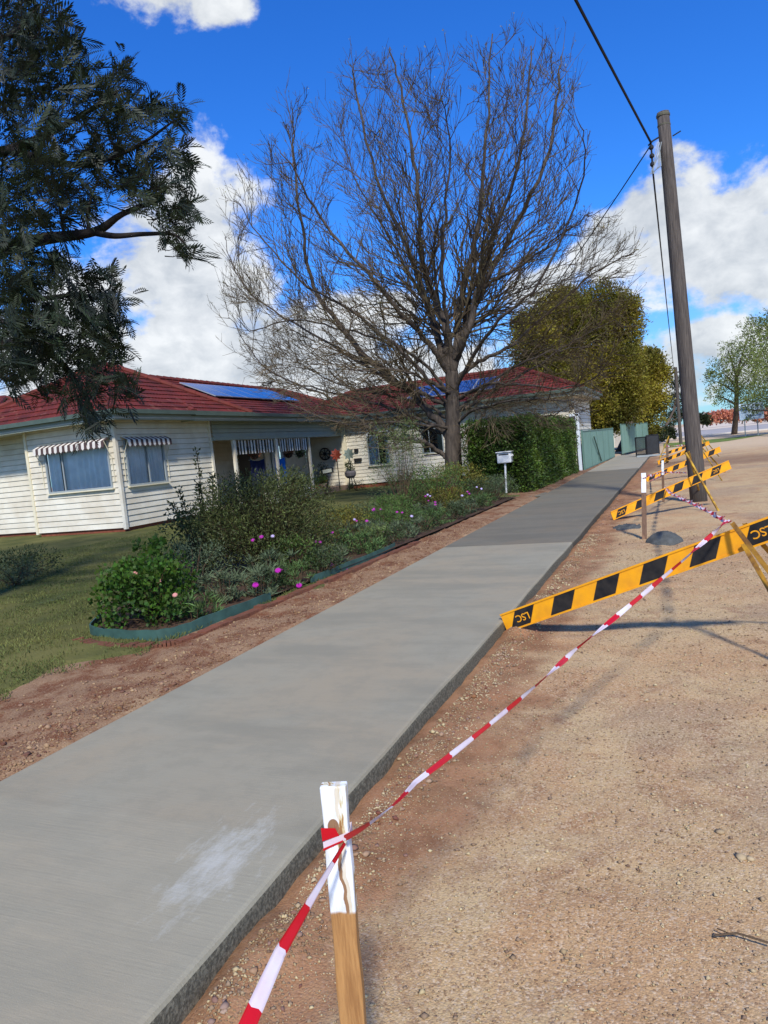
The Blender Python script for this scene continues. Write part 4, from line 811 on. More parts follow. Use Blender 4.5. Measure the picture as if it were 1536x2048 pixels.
tape([at(1326, 950, 15), at(1300, 962, 21)], (.05, .05), 'tape from the thin brown stake to the third barrier', period=.3, twist=5, n=300)
tape([at(1334, 893, 26.9), at(1375, 890, 29.5), at(1398, 880, 30)], (.06, .06), 'pink looking tape sagging above the fourth barrier', period=.4, twist=3, n=300)
# wrap on near stake
tp = s1top+dr*.092; b = MB(); f_ = Vector((math.sin(R(16)), -math.cos(R(16)), 0)); r_ = Vector((-f_.y, f_.x, 0)); w2, d2 = .0255, .014
r_ = Vector((math.cos(R(16)), math.sin(R(16)), 0))
loop = [(-w2, -d2), (w2, -d2), (w2, d2), (-w2, d2)]
hs_ = [(-.014, .012), (.004, .013), (.006, .016), (-.010, .010)]
vs = []
for (sx, sy), (z0_, h_) in zip(loop, hs_):
    c = tp+r_*sx-f_*sy; vs += [c+Vector((0, 0, z0_-h_/2)), c+Vector((0, 0, z0_+h_/2))]
b.add(vs, [(2*i, (2*i+2) % 8, (2*i+3) % 8, 2*i+1) for i in range(4)], 0)
lo2 = tp+f_*(d2+.001); b.add([lo2-r_*.0262+Vector((0, 0, -.006)), lo2+r_*.006+Vector((0, 0, .004)), lo2+r_*.0+Vector((0, 0, .018)), lo2-r_*.0262+Vector((0, 0, .019))], [(0, 1, 2, 3)], 1)
b.add([lo2-r_*.0262+Vector((0, 0, -.024)), lo2+r_*.012+Vector((0, 0, -.008)), lo2+r_*.012+Vector((0, 0, -.005)), lo2-r_*.0262+Vector((0, 0, -.020))], [(0, 1, 2, 3)], 1)
o = b.build('tape_wrap', [tape_w, tape_r]); md = o.modifiers.new('s', 'SOLIDIFY'); md.thickness = .001; tag(o, 'red and white tape knotted tight around the near stake', 'tape')
# concrete lumps
def lump(c, rx, ry, h, label, seed, flat=False, mat=None, cat='concrete lump'):
    n = 40; mm = 14; b = MB(); vs = [(c[0], c[1], c[2]+h)]
    for j in range(1, mm+1):
        f = j/mm
        for i in range(n):
            a = 2*math.pi*i/n; q = 1+.16*noise.noise(Vector((math.cos(a)*1.3+seed, math.sin(a)*1.3, 0))); z = h*(1-f**2.4) if not flat else h*(1-f**4)
            z += (.03 if flat else .014)*noise.noise(Vector((math.cos(a)*f*6+seed, math.sin(a)*f*6, 3)))+.008*noise.noise(Vector((math.cos(a)*f*22+seed, math.sin(a)*f*22, 3)))-.02*(j == mm)
            vs.append((c[0]+rx*q*f*math.cos(a), c[1]+ry*q*f*math.sin(a), c[2]+z))
    fs = [(0, 1+i, 1+(i+1) % n) for i in range(n)]+[(1+(j-1)*n+i, 1+j*n+i, 1+j*n+(i+1) % n, 1+(j-1)*n+(i+1) % n) for j in range(1, mm) for i in range(n)]
    b.add(vs, fs); tag(b.build('stone' if mat else 'concrete_spill', mat or lump_m, smooth=True), label, cat)
lump_m = material('dark_mortar', srgb(94, 96, 92), .95, .35, 12, bump=1, bscale=45)
g1 = gnd(1328, 1084); lump((g1.x, g1.y+.12, -.1), .24, .36, .13, 'smooth dark grey dome of spilled concrete right of the second stake', 2)
g2_ = gnd(1254, 1057); lump((g2_.x, g2_.y+.1, -.1), .24, .34, .035, 'flat broken grey concrete spill left of the second stake', 9, True)
# twig lying on gravel
b = MB(); g3 = gnd(1430, 1878); g4 = gnd(1545, 1895); b.tube([g3+Vector((0, 0, .012)), g3.lerp(g4, .4)+Vector((0, .02, .016)), g4+Vector((0, 0, .012))], .0035, 5); b.tube([g3.lerp(g4, .3)+Vector((0, .012, .015)), g3.lerp(g4, .05)+Vector((0, .035, .012))], .002, 4)
tag(b.build('twig', stem_m), 'thin dark twig lying on the gravel at the right edge', 'twig')
for u_, v_, s_, lb in ((1482, 1712, .05, 'pale rounded stone, left of a close pair on the right hand gravel'), (1502, 1716, .036, 'small white stone beside the pale rounded stone'), (1440, 1660, .045, 'brown stone half sunk in the darker gravel patch'), (800, 1527, .03, 'rusty brown clod against the slab edge above the near stake')):
    g5 = gnd(u_, v_); o = stones(np.array([[g5.x, g5.y, float(gz(g5.x, g5.y))+s_*.12]]), np.array([s_]), 'stone', st_mat, lb); del o['kind']; o['category'] = 'stone'
#==PART4
def on_y(u, v, y):
    r = FW + CX*((u-768)/1420) - CY*((v-1024)/1420); return Vector((0, 0, CAMH)) + r*(y/r.y)
def smooth_path(pts, k=5):
    out = []; n = len(pts)
    for i in range(n-1):
        p0, p1, p2, p3 = pts[max(i-1, 0)], pts[i], pts[i+1], pts[min(i+2, n-1)]
        for j in range(k):
            t_ = j/k; out.append(.5*((2*p1)+(p2-p0)*t_+(2*p0-5*p1+4*p2-p3)*t_**2+(3*p1-p0-3*p2+p3)*t_**3))
    out.append(pts[-1].copy()); return out
# ------------------------------------------------------------------ big bare tree
bark = material('grey_bark', srgb(104, 90, 76), .9, col2=srgb(62, 54, 46), scale=5, bump=.8, bscale=14, stretch=(3, 3, .6))
bark_t = material('tree_bark_grey', srgb(92, 82, 72), .9, col2=srgb(52, 46, 42), scale=5, bump=.8, bscale=14, stretch=(3, 3, .6))
twigm = material('twig_bark', srgb(100, 86, 62), .9, col2=srgb(66, 56, 42), scale=2, island=.2)
BY = 21.0
tree_e = empty('bare_tree', tuple(on_y(905, 990, BY)), 'large bare spreading street tree with dense grey twigs in front of the wing', 'tree')
limbs = [ # (pixel path, base radius, end radius, depth offset at the tip)
 ([(905, 995), (907, 940), (906, 880), (905, 800), (903, 740)], .27, .19, 0),
 ([(903, 745), (895, 700), (890, 650), (863, 586), (840, 498), (833, 351), (805, 200), (780, 95)], .17, .018, -1.0),
 ([(903, 745), (915, 690), (917, 615), (939, 527), (962, 410), (974, 234), (985, 68)], .17, .018, .6),
 ([(910, 720), (935, 660), (962, 557), (998, 440), (1044, 293), (1062, 92)], .14, .016, -1.6),
 ([(920, 690), (950, 610), (1015, 480), (1091, 328), (1115, 176), (1122, 112)], .13, .016, 2.2),
 ([(918, 700), (938, 640), (974, 568), (1033, 539), (1103, 486), (1185, 425)], .085, .010, -2.2),
 ([(906, 770), (940, 735), (986, 709), (1044, 674), (1132, 592), (1220, 527), (1278, 500)], .085, .010, 1.2),
 ([(906, 800), (940, 785), (986, 767), (1060, 770), (1140, 775), (1225, 735)], .075, .008, -2.0),
 ([(906, 885), (925, 870), (962, 849), (1044, 838), (1110, 828), (1155, 800)], .07, .008, 1.0),
 ([(902, 742), (880, 690), (863, 633), (833, 545), (798, 457), (751, 351), (712, 176), (706, 130)], .15, .016, 1.8),
 ([(900, 750), (870, 700), (845, 674), (790, 610), (730, 540), (650, 450), (600, 360), (560, 300)], .12, .014, -2.4),
 ([(904, 885), (865, 830), (810, 779), (728, 709), (652, 615), (617, 540), (600, 430), (587, 290), (583, 215)], .15, .014, -.6),
 ([(900, 815), (850, 790), (780, 762), (664, 691), (546, 621), (480, 560), (450, 470)], .085, .009, 1.8),
 ([(903, 925), (880, 905), (833, 879), (763, 873), (716, 838), (650, 790), (560, 755), (500, 700), (455, 620)], .09, .008, -1.4),
 ([(900, 870), (840, 840), (760, 810), (640, 780), (560, 765), (500, 765)], .07, .008, 1.2),
 ([(904, 790), (870, 770), (800, 700), (700, 620), (600, 560), (520, 470), (470, 400)], .08, .009, -3.0),
 ([(905, 760), (885, 700), (850, 610), (780, 480), (720, 380), (680, 260)], .09, .01, 3.2),
 ([(905, 750), (925, 680), (945, 560), (960, 430), (1010, 300), (1040, 200)], .09, .01, 3.4),
 ([(905, 750), (900, 680), (885, 560), (890, 430), (900, 300), (880, 180)], .09, .01, -3.2),
 ([(905, 790), (930, 740), (1000, 640), (1080, 560), (1160, 380), (1168, 260)], .08, .01, -3.4),
 ([(905, 830), (960, 800), (1060, 740), (1150, 680), (1230, 640)], .065, .008, 3.0),
 ([(905, 870), (870, 860), (800, 850), (700, 820), (620, 800), (540, 720)], .06, .008, 3.0),
 ([(904, 860), (860, 850), (780, 845), (690, 850), (610, 820), (560, 800)], .06, .008, -2.6),
 ([(904, 840), (850, 810), (770, 790), (680, 770), (600, 735), (520, 740)], .06, .008, 3.4),
 ([(906, 850), (950, 820), (1030, 800), (1110, 800), (1180, 800)], .06, .008, -3.0),
 ([(906, 830), (950, 790), (1040, 730), (1120, 700), (1200, 690)], .06, .008, -1.0),
 ([(904, 820), (860, 770), (800, 740), (720, 740), (640, 720)], .06, .008, -3.6),
 ([(905, 800), (860, 740), (790, 690), (690, 660), (590, 640), (500, 660), (470, 620)], .065, .008, -1.2),
]
env = [(455, 340), (520, 270), (560, 200), (600, 160), (640, 210), (690, 110), (760, 85), (850, 60), (920, 60), (985, 30), (1070, 70), (1140, 80), (1175, 180), (1175, 330), (1150, 420), (1230, 410), (1290, 480), (1290, 620), (1260, 760), (1180, 850), (1060, 862), (960, 905), (900, 935), (760, 900), (640, 850), (540, 800), (470, 740), (440, 640), (432, 480)]
envp = [(lambda p: (p.x, p.z))(on_y(u, v, BY)) for u, v in env]
def inside(x, z):
    c = False; j = len(envp)-1
    for i in range(len(envp)):
        xi, zi = envp[i]; xj, zj = envp[j]
        if (zi > z) != (zj > z) and x < (xj-xi)*(z-zi)/(zj-zi)+xi: c = not c
        j = i
    return c
TB = MB(); TW = MB(); buds = []
rr = random.Random(11)
trunk_c = on_y(905, 760, BY)
cells = {}
def twig(p, d, L, r, lvl, up):
    if lvl >= 1:
        e_ = p+d*L; key = (int(e_.x/.42), int(e_.z/.42), int(e_.y/2.4), lvl); cells[key] = cells.get(key, 0)+1
        if cells[key] > {1: 1, 2: 4, 3: 9}[lvl]: return
    rs = rr.uniform(.93, 1.12)
    n = 5 if lvl < 3 else 4; pts = [p.copy()]; st = L/n
    for i in range(n):
        d = (d+Vector((rr.gauss(0, .055), rr.gauss(0, .055), rr.gauss(0, .04)+up))).normalized(); p = p+d*st
        ex_, ez_ = p.x*BY/p.y, CAMH+(p.z-CAMH)*BY/p.y
        if not inside(-6.6+(ex_+6.6)*rs, 5+(ez_-5)*rs) or abs(p.y-BY) > 5.6: break
        pts.append(p.copy())
    if len(pts) < 2: return
    m_ = len(pts); TW.tube(pts, [max(r*(1-.78*i/(m_-1)), .0043) for i in range(m_)], 4 if lvl < 2 else 3, cap=False)
    if lvl >= 3:
        if pts[-1].z > 5.5 and rr.random() < .3: buds.append((pts[-1], d.copy()))
        return
    k = {0: 9, 1: 6, 2: 4}[lvl]
    for j in range(k):
        f = .18+.82*(j+rr.random()*.8)/k; idx = min(int(f*(m_-1)), m_-2); q = pts[idx].lerp(pts[idx+1], min(f*(m_-1)-idx, 1)); dd = (pts[idx+1]-pts[idx]).normalized()
        ax = dd.orthogonal().normalized(); ax.rotate(Matrix.Rotation(rr.random()*6.28, 3, dd)); nd = dd.copy(); nd.rotate(Matrix.Rotation(R(rr.uniform(18, 42)), 3, ax))
        twig(q, nd, L*rr.uniform(.40, .66), max(r*.62, .0075), lvl+1, up*1.05)
for li, (px, r0, r1, dy) in enumerate(limbs):
    n = len(px); base = []
    for i, (u, v) in enumerate(px): f = i/(n-1); base.append(on_y(u, v, BY+dy*f**1.1+(0.25*math.sin(i*2.1+li) if 0 < i and li else 0)))
    pth = smooth_path(base, 5); m_ = len(pth)
    for i in range(1, m_-1): pth[i] += Vector((rr.gauss(0, .025), rr.gauss(0, .04), rr.gauss(0, .025)))*(1 if li else .2)
    rad = [r0+(r1-r0)*(i/(m_-1))**.8 for i in range(m_)]
    if li == 0: rad = [.36, .33, .31, .29, .28]+[.27+(.19-.27)*(i/(m_-6)) for i in range(m_-5)]
    TB.tube(pth, rad, 12 if li == 0 else 8, cap=True)
    if li == 0: continue
    L = sum((a-b_).length for a, b_ in zip(pth, pth[1:])); k = int(L*3.4)
    for j in range(k):
        f = .16+.84*(j+rr.random())/k; f = min(f, .995); idx = int(f*(m_-1)); q = pth[idx].lerp(pth[idx+1], f*(m_-1)-idx); dd = (pth[idx+1]-pth[idx]).normalized()
        ax = dd.orthogonal().normalized(); ax.rotate(Matrix.Rotation(rr.random()*6.28, 3, dd)); nd = dd.copy(); nd.rotate(Matrix.Rotation(R(rr.uniform(28, 58)), 3, ax))
        if nd.z < -.45: nd.z = -.3
        twig(q, nd.normalized(), (2.3-1.15*f)*rr.uniform(.7, 1.3), max(rad[idx]*.36, .013), 0 if rr.random() < .8-.35*f else 1, .075 if q.z > 5.5 else .02)
trk = TB.build('trunk', bark_t, tree_e, smooth=True); TW.build('twigs', twigm, tree_e)
bp = np.array([b_[0] for b_ in buds]); bdn = np.array([b_[1] for b_ in buds]); bp = np.repeat(bp, 2, 0)+rng.normal(0, .02, (len(bp)*2, 3)); bdn = np.repeat(bdn, 2, 0)+rng.normal(0, .5, (len(bp), 3))
V, Fq = leaves(bp, bdn, rng.uniform(.03, .07, len(bp)), rng.uniform(.015, .03, len(bp))); npmesh('buds', V, Fq, material('spring_buds', srgb(150, 146, 84), .7, col2=srgb(110, 100, 66), scale=1, island=.3, trans=.3), tree_e)
print('twig faces', len(TW.f), 'buds', len(buds))
b = MB(); nc = on_y(533, 768, BY+1.0)
for k in range(60):
    a = rr.random()*6.28; e_ = rr.uniform(-1, .6); p = nc+Vector((.14*math.cos(a), .14*math.sin(a), .09*e_)); q = p+Vector((rr.gauss(0, .12), rr.gauss(0, .12), rr.gauss(0, .05))); b.tube([p, q], .008, 3)
tag(b.build('bird_nest', twigm), 'ball of twigs like a nest in the low left outer branches of the bare tree', 'nest')
b = MB(); tb_ = on_y(905, 990, BY)
for k in range(16):
    a = 2*math.pi*k/16; c = Vector((tb_.x+.62*math.cos(a), tb_.y+.62*math.sin(a), .14)); b.beam(c-Vector((-math.sin(a), math.cos(a), 0))*.105, c+Vector((-math.sin(a), math.cos(a), 0))*.105, .12, .34)
tag(b.build('brick_ring', brick), 'ring of red bricks round the foot of the bare tree', 'edging')
# ------------------------------------------------------------------ silky oak at the left: pinnate fronds
frond_m = material('fern_leaf', srgb(50, 60, 36), .55, col2=srgb(28, 36, 24), scale=1.5, island=.4, trans=.22, spec=.4)
oak_b = material('dark_bark', srgb(48, 42, 38), .9, .4, 6, bump=.6, bscale=20)
oak_e = empty('silky_oak_tree', (-8.6, 5.6, 0), 'dark fern leaved tree reaching into the frame from the left above the lawn', 'tree')
def frond_template(k=8, droop=.35):
    Vs = []; 
    for i in range(k):
        f = (i+.6)/k; x = f; z = -droop*f*f; ln = .40*math.sin(math.pi*(.12+.80*f))**.8+.05
        for s in (-1, 1):
            a = .62-.1*f; d = np.array([math.cos(a), s*math.sin(a), -.15]); d /= np.linalg.norm(d); w_ = np.array([-d[1], d[0], 0])*.040; p = np.array([x, 0, z])
            Vs += [p, p+d*ln*.5+w_, p+d*ln, p+d*ln*.5-w_]
    p = np.array([1, 0, -droop]); d = np.array([.9, 0, -.45]); w_ = np.array([0, 1, 0])*.03; Vs += [p, p+d*.13+w_, p+d*.27, p+d*.13-w_]
    Vs += [np.array([0, -.008, 0]), np.array([0, .008, 0]), np.array([1, .004, -droop]), np.array([1, -.004, -droop])]
    return np.array(Vs)
def fronds(P, D, L, k=8):
    n = len(P); T1, T2 = frond_template(k, .18), frond_template(k, .5); t = rng.random((n, 1, 1)); T = T1[None]*(1-t)+T2[None]*t; D = unit(D); r = unit(rng.normal(size=(n, 3))*.7+np.array([0, 0, 1.])); Y1 = unit(np.cross(r, D)); Z1 = np.cross(D, Y1)
    V = (T[..., 0:1]*D[:, None]+T[..., 1:2]*Y1[:, None]+T[..., 2:3]*Z1[:, None])*L[:, None, None]+P[:, None]
    m_ = T.shape[1]; return V.reshape(-1, 3), np.arange(n*m_).reshape(-1, 4)
OB = MB()
def limb(pts, r0, r1, k=5):
    p = smooth_path([Vector(q) for q in pts], k); m_ = len(p); OB.tube(p, [r0+(r1-r0)*i/(m_-1) for i in range(m_)], 8); return p
limb([(-8.6, 5.6, -.1), (-8.5, 5.6, 1.8), (-8.35, 5.7, 3.6), (-8.3, 5.8, 6), (-8.2, 5.8, 9.5)], .24, .08)
limb([(-8.4, 5.7, 3.2), at(-160, 560, 7.6), at(0, 500, 7.4), at(90, 478, 7.2), at(190, 463, 7.1), at(245, 428, 7.0), at(330, 395, 7.0)], .11, .012)
limb([at(190, 465, 7.1), at(230, 472, 7.0), at(290, 468, 6.9), at(350, 470, 6.8), at(378, 500, 6.8)], .035, .008)
limb([(-8.4, 5.7, 2.6), at(-180, 720, 7.6), at(0, 690, 7.4), at(90, 700, 7.3), at(150, 760, 7.2), at(185, 815, 7.1)], .09, .008)
limb([(-8.3, 5.8, 4.5), at(-120, 330, 7.6), at(20, 300, 7.4), at(130, 250, 7.3), at(240, 180, 7.2)], .09, .01)
limb([at(20, 300, 7.4), at(150, 330, 7.2), at(260, 300, 7.1), at(350, 240, 7.0)], .045, .008); limb([at(-40, 600, 7.3), at(60, 600, 7.2), at(160, 590, 7.2), at(235, 610, 7.1)], .04, .008)
limb([(-8.3, 5.8, 6), at(-100, 120, 7.6), at(20, 70, 7.4), at(80, 10, 7.4)], .08, .01); limb([at(130, 478, 7.2), at(120, 420, 7.2), at(105, 340, 7.3)], .02, .006); limb([at(180, 465, 7.1), at(175, 420, 7.1), at(200, 350, 7.1)], .02, .006)
blobs = [(60, 30, 70), (15, 100, 60), (120, 95, 38), (60, 200, 85), (180, 190, 45), (235, 150, 22), (240, 225, 48), (345, 225, 26), (120, 300, 90), (240, 310, 68), (340, 305, 34), (40, 390, 85), (150, 390, 50), (270, 375, 50), (335, 400, 44), (372, 425, 22), (345, 465, 34), (372, 500, 16), (375, 330, 14), (5, 520, 60), (95, 575, 60), (185, 575, 44), (235, 600, 20), (50, 645, 75), (170, 670, 62), (230, 640, 22), (225, 700, 28), (60, 725, 62), (150, 735, 42), (120, 775, 34), (215, 770, 30), (185, 815, 26), (250, 770, 20), (30, 745, 36), (300, 230, 22), (150, 130, 26), (20, 590, 60), (90, 660, 55), (180, 630, 44), (100, 520, 40), (10, 680, 60), (60, 330, 60), (110, 440, 34), (10, 440, 50), (180, 850, 16)]
Pp = []
for u, v, r_p in blobs:
    k = int(5+.036*r_p**1.75)
    for _ in range(k):
        a = rng.random()*6.28; q = r_p*rng.random()**.5; d = 7.2+rng.normal(0, .006*r_p+.12)-(.0 if u < 250 else .15); Pp.append(at(u+q*math.cos(a), v+q*math.sin(a), d))
for _ in range(2600):          # the rest of the crown beyond the left edge of the frame
    v_ = unit(rng.normal(size=3)); rad = (.4+.6*rng.random()**.5); p = np.array([-9.6, 5.2, 6.0])+v_*np.array([3.8, 4.4, 3.6])*rad
    if p[0]/p[1] > -1.28 and p[1] > 0: continue
    if (Vector(p)-Vector((0, 0, CAMH))).dot(FW) > .5: Pp.append(Vector(p))
Pp = np.array(Pp); c0 = np.array([-8.0, 5.9, 4.6]); D = unit(Pp-c0)*.8+rng.normal(size=Pp.shape)*.75+np.array([0, 0, .12])
inC = Pp[:, 0]*math.cos(yaw)+Pp[:, 1]*math.sin(yaw)
Ln = rng.uniform(.16, .30, len(Pp)); V, Fq = fronds(Pp-unit(D)*Ln[:, None]*.5, D, Ln, 7); npmesh('crown', V, Fq, frond_m, oak_e)
D2 = unit(D+rng.normal(size=D.shape)*.9); V, Fq = fronds(Pp+rng.normal(size=Pp.shape)*.05, D2, Ln*.8, 7)
npmesh('inner_crown', V, Fq, frond_m, oak_e)
tw = MB()
for i in range(0, len(Pp), 2):
    p = Vector(Pp[i]); q = p+(Vector(c0)-p).normalized()*rr.uniform(.08, .18)+Vector((rr.gauss(0, .03), rr.gauss(0, .03), -.03)); tw.tube([q, (p+q)/2+Vector((0, 0, -.015)), p], [.007, .005, .003], 3, cap=False)
tw.build('twigs', oak_b, oak_e); OB.build('trunk', oak_b, oak_e, smooth=True)
print('fronds', len(Pp))
# ------------------------------------------------------------------ trees behind
def leafy_tree(name, label, base, blobs, mat, d, per, L, Wd, trunk_r, tm, group=None, thick=1., cat='tree'):
    e = empty(name, tuple(base), label, cat, group); tb = MB(); P = []; D = []; base = Vector(base); cs = [at(u, v, d+rr.gauss(0, .4)*thick) for u, v, r_ in blobs]; sc = d/1420
    cen = sum(cs, Vector())/len(cs); tip = Vector((cen.x, cen.y, cen.z))
    pt = smooth_path([base-Vector((0, 0, .1)), base.lerp(tip, .45)+Vector((.1, 0, 0)), tip], 4); tb.tube(pt, [trunk_r*(1-.6*i/(len(pt)-1)) for i in range(len(pt))], 8)
    for c, (u, v, r_) in zip(cs, blobs):
        r_ = r_*sc; q = base.lerp(tip, min(.9, max(.3, (c.z-base.z)/(tip.z-base.z+.01)*.75))); tb.tube(smooth_path([q, q.lerp(c, .5)+Vector((0, 0, r_*.1)), c], 3), [trunk_r*.4*(1-.8*i/6) for i in range(7)], 5)
        k = max(6, int(per*(r_/ (40*sc))**2/14)); sub = unit(rng.normal(size=(k, 3)))*(rng.random((k, 1))**.4)*r_*.92
        for s in sub:
            m_ = 14; o_ = rng.normal(size=(m_, 3))*r_*.13; P.append(np.array(c)+s+o_); D.append(unit(s[None]+o_*1.5)+rng.normal(size=(m_, 3))*.6+np.array([0, 0, .2]))
    P = np.concatenate(P); D = np.concatenate(D); V, Fq = leaves(P, D, L*rng.uniform(.6, 1.3, len(P)), Wd*rng.uniform(.7, 1.2, len(P))); npmesh('crown', V, Fq, mat, e); tb.build('trunk', tm, e, smooth=True); return e
olive_m = material('olive_leaf', srgb(144, 130, 42), .6, col2=srgb(88, 88, 33), scale=.35, island=.45, trans=.3); dkgreen = material('dark_green_leaf', srgb(58, 66, 34), .6, col2=srgb(36, 44, 26), scale=.5, island=.4, trans=.15); lt_m = material('light_spring_leaf', srgb(132, 142, 70), .6, col2=srgb(92, 104, 56), scale=.4, island=.4, trans=.3); redm = material('autumn_leaf', srgb(204, 128, 102), .7, col2=srgb(176, 132, 100), scale=.08, island=.35, trans=.2)
leafy_tree('olive_tree', 'tall rounded golden green tree behind the wing and the green fence', (-6.5, 45, 0), [(1200, 625, 62), (1120, 640, 62), (1070, 690, 52), (1235, 650, 50), (1160, 690, 75), (1090, 760, 62), (1225, 740, 62), (1160, 780, 66), (1190, 815, 50), (1250, 700, 36), (1050, 650, 30), (1250, 615, 32), (1130, 600, 28), (1250, 800, 48), (1215, 840, 30), (1090, 830, 40)], olive_m, 46, 5200, .20, .085, .35, bark, thick=2)
leafy_tree('olive_tree', 'second golden green tree, lower, between the tall one and the power pole', (-3.9, 52, 0), [(1290, 740, 44), (1320, 750, 26), (1275, 790, 48), (1312, 800, 30), (1285, 835, 44), (1250, 840, 30), (1300, 715, 22), (1265, 720, 24)], olive_m, 53, 4200, .22, .10, .25, bark, thick=2)
leafy_tree('small_tree', 'small dull green tree peeping past the left side of the pole', (-1.9, 66, 0), [(1350, 800, 18), (1355, 830, 16), (1338, 840, 18), (1362, 760, 10), (1378, 830, 14), (1348, 770, 10)], dkgreen, 66, 5200, .2, .08, .16, bark)
leafy_tree('plane_tree', 'light green spring tree with a thick straight trunk left of the blue sign', gnd(1468, 870), [(1445, 745, 36), (1480, 720, 42), (1500, 760, 46), (1430, 790, 22), (1470, 780, 40), (1455, 700, 22), (1510, 700, 40), (1500, 660, 26), (1425, 760, 18), (1520, 790, 36)], lt_m, 66, 1300, .22, .09, .30, bark, thick=3)
leafy_tree('plane_tree', 'light green spring tree cut by the right edge of the photograph', gnd(1580, 872), [(1530, 660, 36), (1570, 690, 60), (1545, 730, 46), (1600, 740, 70), (1540, 790, 42), (1500, 820, 20), (1600, 800, 60), (1545, 640, 28)], lt_m, 58, 1300, .22, .09, .3, bark, thick=3)
# far red and orange hedge-like shrubs in a row, each its own
for i, (u, v, r_, lb) in enumerate([(1420, 836, 11, 'leftmost far orange red shrub, just right of the pole'), (1441, 832, 12, 'far coral red shrub, second from the pole'), (1462, 832, 13, 'far orange shrub directly behind the light green tree trunk'), (1484, 832, 12, 'far rust shrub between the trunk and the blue sign'), (1522, 832, 13, 'far red shrub right of the blue sign'), (1540, 830, 14, 'far red shrub cut by the right edge of the frame')]):
    p = gnd(u, v+14); dd_ = 150; q = at(u, v+12, dd_); leafy_tree('red_shrub', lb, (q.x, q.y, q.z-.3), [(u, v, r_), (u+8, v-3, r_*.8), (u-8, v+2, r_*.8)], redm, dd_, 5200, .5, .3, .15, bark, 'red and orange shrubs across the road', cat='shrub')
for i, (u, v, r_, lb) in enumerate([(1405, 838, 12, 'far grey green bush hard against the right side of the pole'), (1335, 865, 12, 'low dark bush left of the pole beyond the far barriers'), (1312, 868, 14, 'low dark green bush where the green fence ends')]):
    dd_ = (120, 62, 56)[i]; q = at(u, v+14, dd_); leafy_tree('bush', lb, (q.x, q.y, q.z-.2), [(u, v, r_), (u+9, v+2, r_*.8), (u-9, v+3, r_*.8)], dkgreen, dd_, 6000, .22*(dd_/60), .12*(dd_/60), .1, bark, cat='bush')
# white house beyond the fence
e = empty('distant_house', (-9, 66, 0), 'small white house showing over the far green fence', 'house'); b = MB(); b.box((-13, 66, 0), (-5.2, 74, 2.9)); b.build('wall', white_board, e); b = MB(); b.add([(-13.6, 65.4, 2.9), (-4.6, 65.4, 2.9), (-4.6, 74.6, 2.9), (-13.6, 74.6, 2.9), (-9, 69, 4.4), (-9, 71, 4.4)], [(0, 1, 4), (1, 2, 5, 4), (2, 3, 5), (3, 0, 4, 5), (3, 2, 1, 0)]); b.build('roof', material('grey_roof', srgb(130, 130, 130), .6, .2, 2), e)
for x in (-8.4, -6.6): b = MB(); b.box((x, 65.93, 1.0), (x+1.0, 65.98, 2.2)); wf = b.build('window', frame_m, e); b = MB(); b.box((x+.06, 65.9, 1.06), (x+.94, 65.925, 2.14)); b.build('pane', dark_in, wf)
# roadside sign
q = gnd(1505, 872); sx = q.x; sy = q.y; e = empty('road_sign', (sx, sy, -.1), 'pale blue and white direction sign on two grey posts near the road', 'sign'); rt = Vector((.97, .22, 0)); zc = at(1510, 836, 62); zc = Vector((sx, sy, 1.5)); zt = 2.45
c0_ = Vector((sx, sy, 0)); b = MB(); b.beam(c0_-rt*.55+Vector((0, 0, -.1)), c0_-rt*.55+Vector((0, 0, 2.1)), .08, .08); b.build('post', frame_m, e); b = MB(); b.beam(c0_+rt*.45+Vector((0, 0, -.1)), c0_+rt*.45+Vector((0, 0, 2.1)), .08, .08); b.build('post', frame_m, e)
fn = Vector((.22, -.97, 0)); b = MB(); b.beam(c0_-rt*.95+fn*.07+Vector((0, 0, 1.95)), c0_+rt*.95+fn*.07+Vector((0, 0, 1.95)), .05, 1.35); b.build('panel', material('sign_blue', srgb(188, 210, 230), .5, .1, 2), e)
b = MB(); b.beam(c0_-rt*.85+fn*.10+Vector((0, 0, 2.2)), c0_-rt*.3+fn*.10+Vector((0, 0, 2.2)), .012, .35); b.beam(c0_+rt*.75+fn*.10+Vector((0, 0, 1.6)), c0_-rt*.3+fn*.10+Vector((0, 0, 1.6)), .012, .1); b.build('print', material('sign_print', srgb(90, 120, 170), .5, .1, 2), e)
b = MB(); cc = c0_+rt*.25+fn*.1+Vector((0, 0, 2.25)); b.tube([cc+rt*(.27*math.cos(a))+Vector((0, 0, .27*math.sin(a))) for a in np.linspace(0, 6.28, 17)], .04, 5); b.build('emblem', material('sign_navy', srgb(60, 76, 120), .5, .1, 2), e)
#==PART5
# ------------------------------------------------------------------ garden bed: edging and plants
edg = material('teal_edging', srgb(66, 98, 88), .6, .4, 5)
def strip(pts, z0, z1, th, name, mat, label, cat, wob=0.):
    b = MB(); n = len(pts); vs = []
    for i, (x, y) in enumerate(pts):
        a = Vector((*pts[max(i-1, 0)], 0)); c = Vector((*pts[min(i+1, n-1)], 0)); d = (c-a).normalized(); nn = Vector((d.y, -d.x, 0))*th/2; p = Vector((x, y, 0)); dz = wob*math.sin(i*1.7)
        vs += [p-nn+Vector((0, 0, z0)), p+nn+Vector((0, 0, z0)), p+nn+Vector((0, 0, z1+dz)), p-nn+Vector((0, 0, z1+dz))]
    b.add(vs, [(4*i+k, 4*i+(k+1) % 4, 4*i+4+(k+1) % 4, 4*i+4+k) for i in range(n-1) for k in range(4)]+[(3, 2, 1, 0), tuple(4*(n-1)+k for k in range(4))])
    return tag(b.build(name, mat), label, cat)
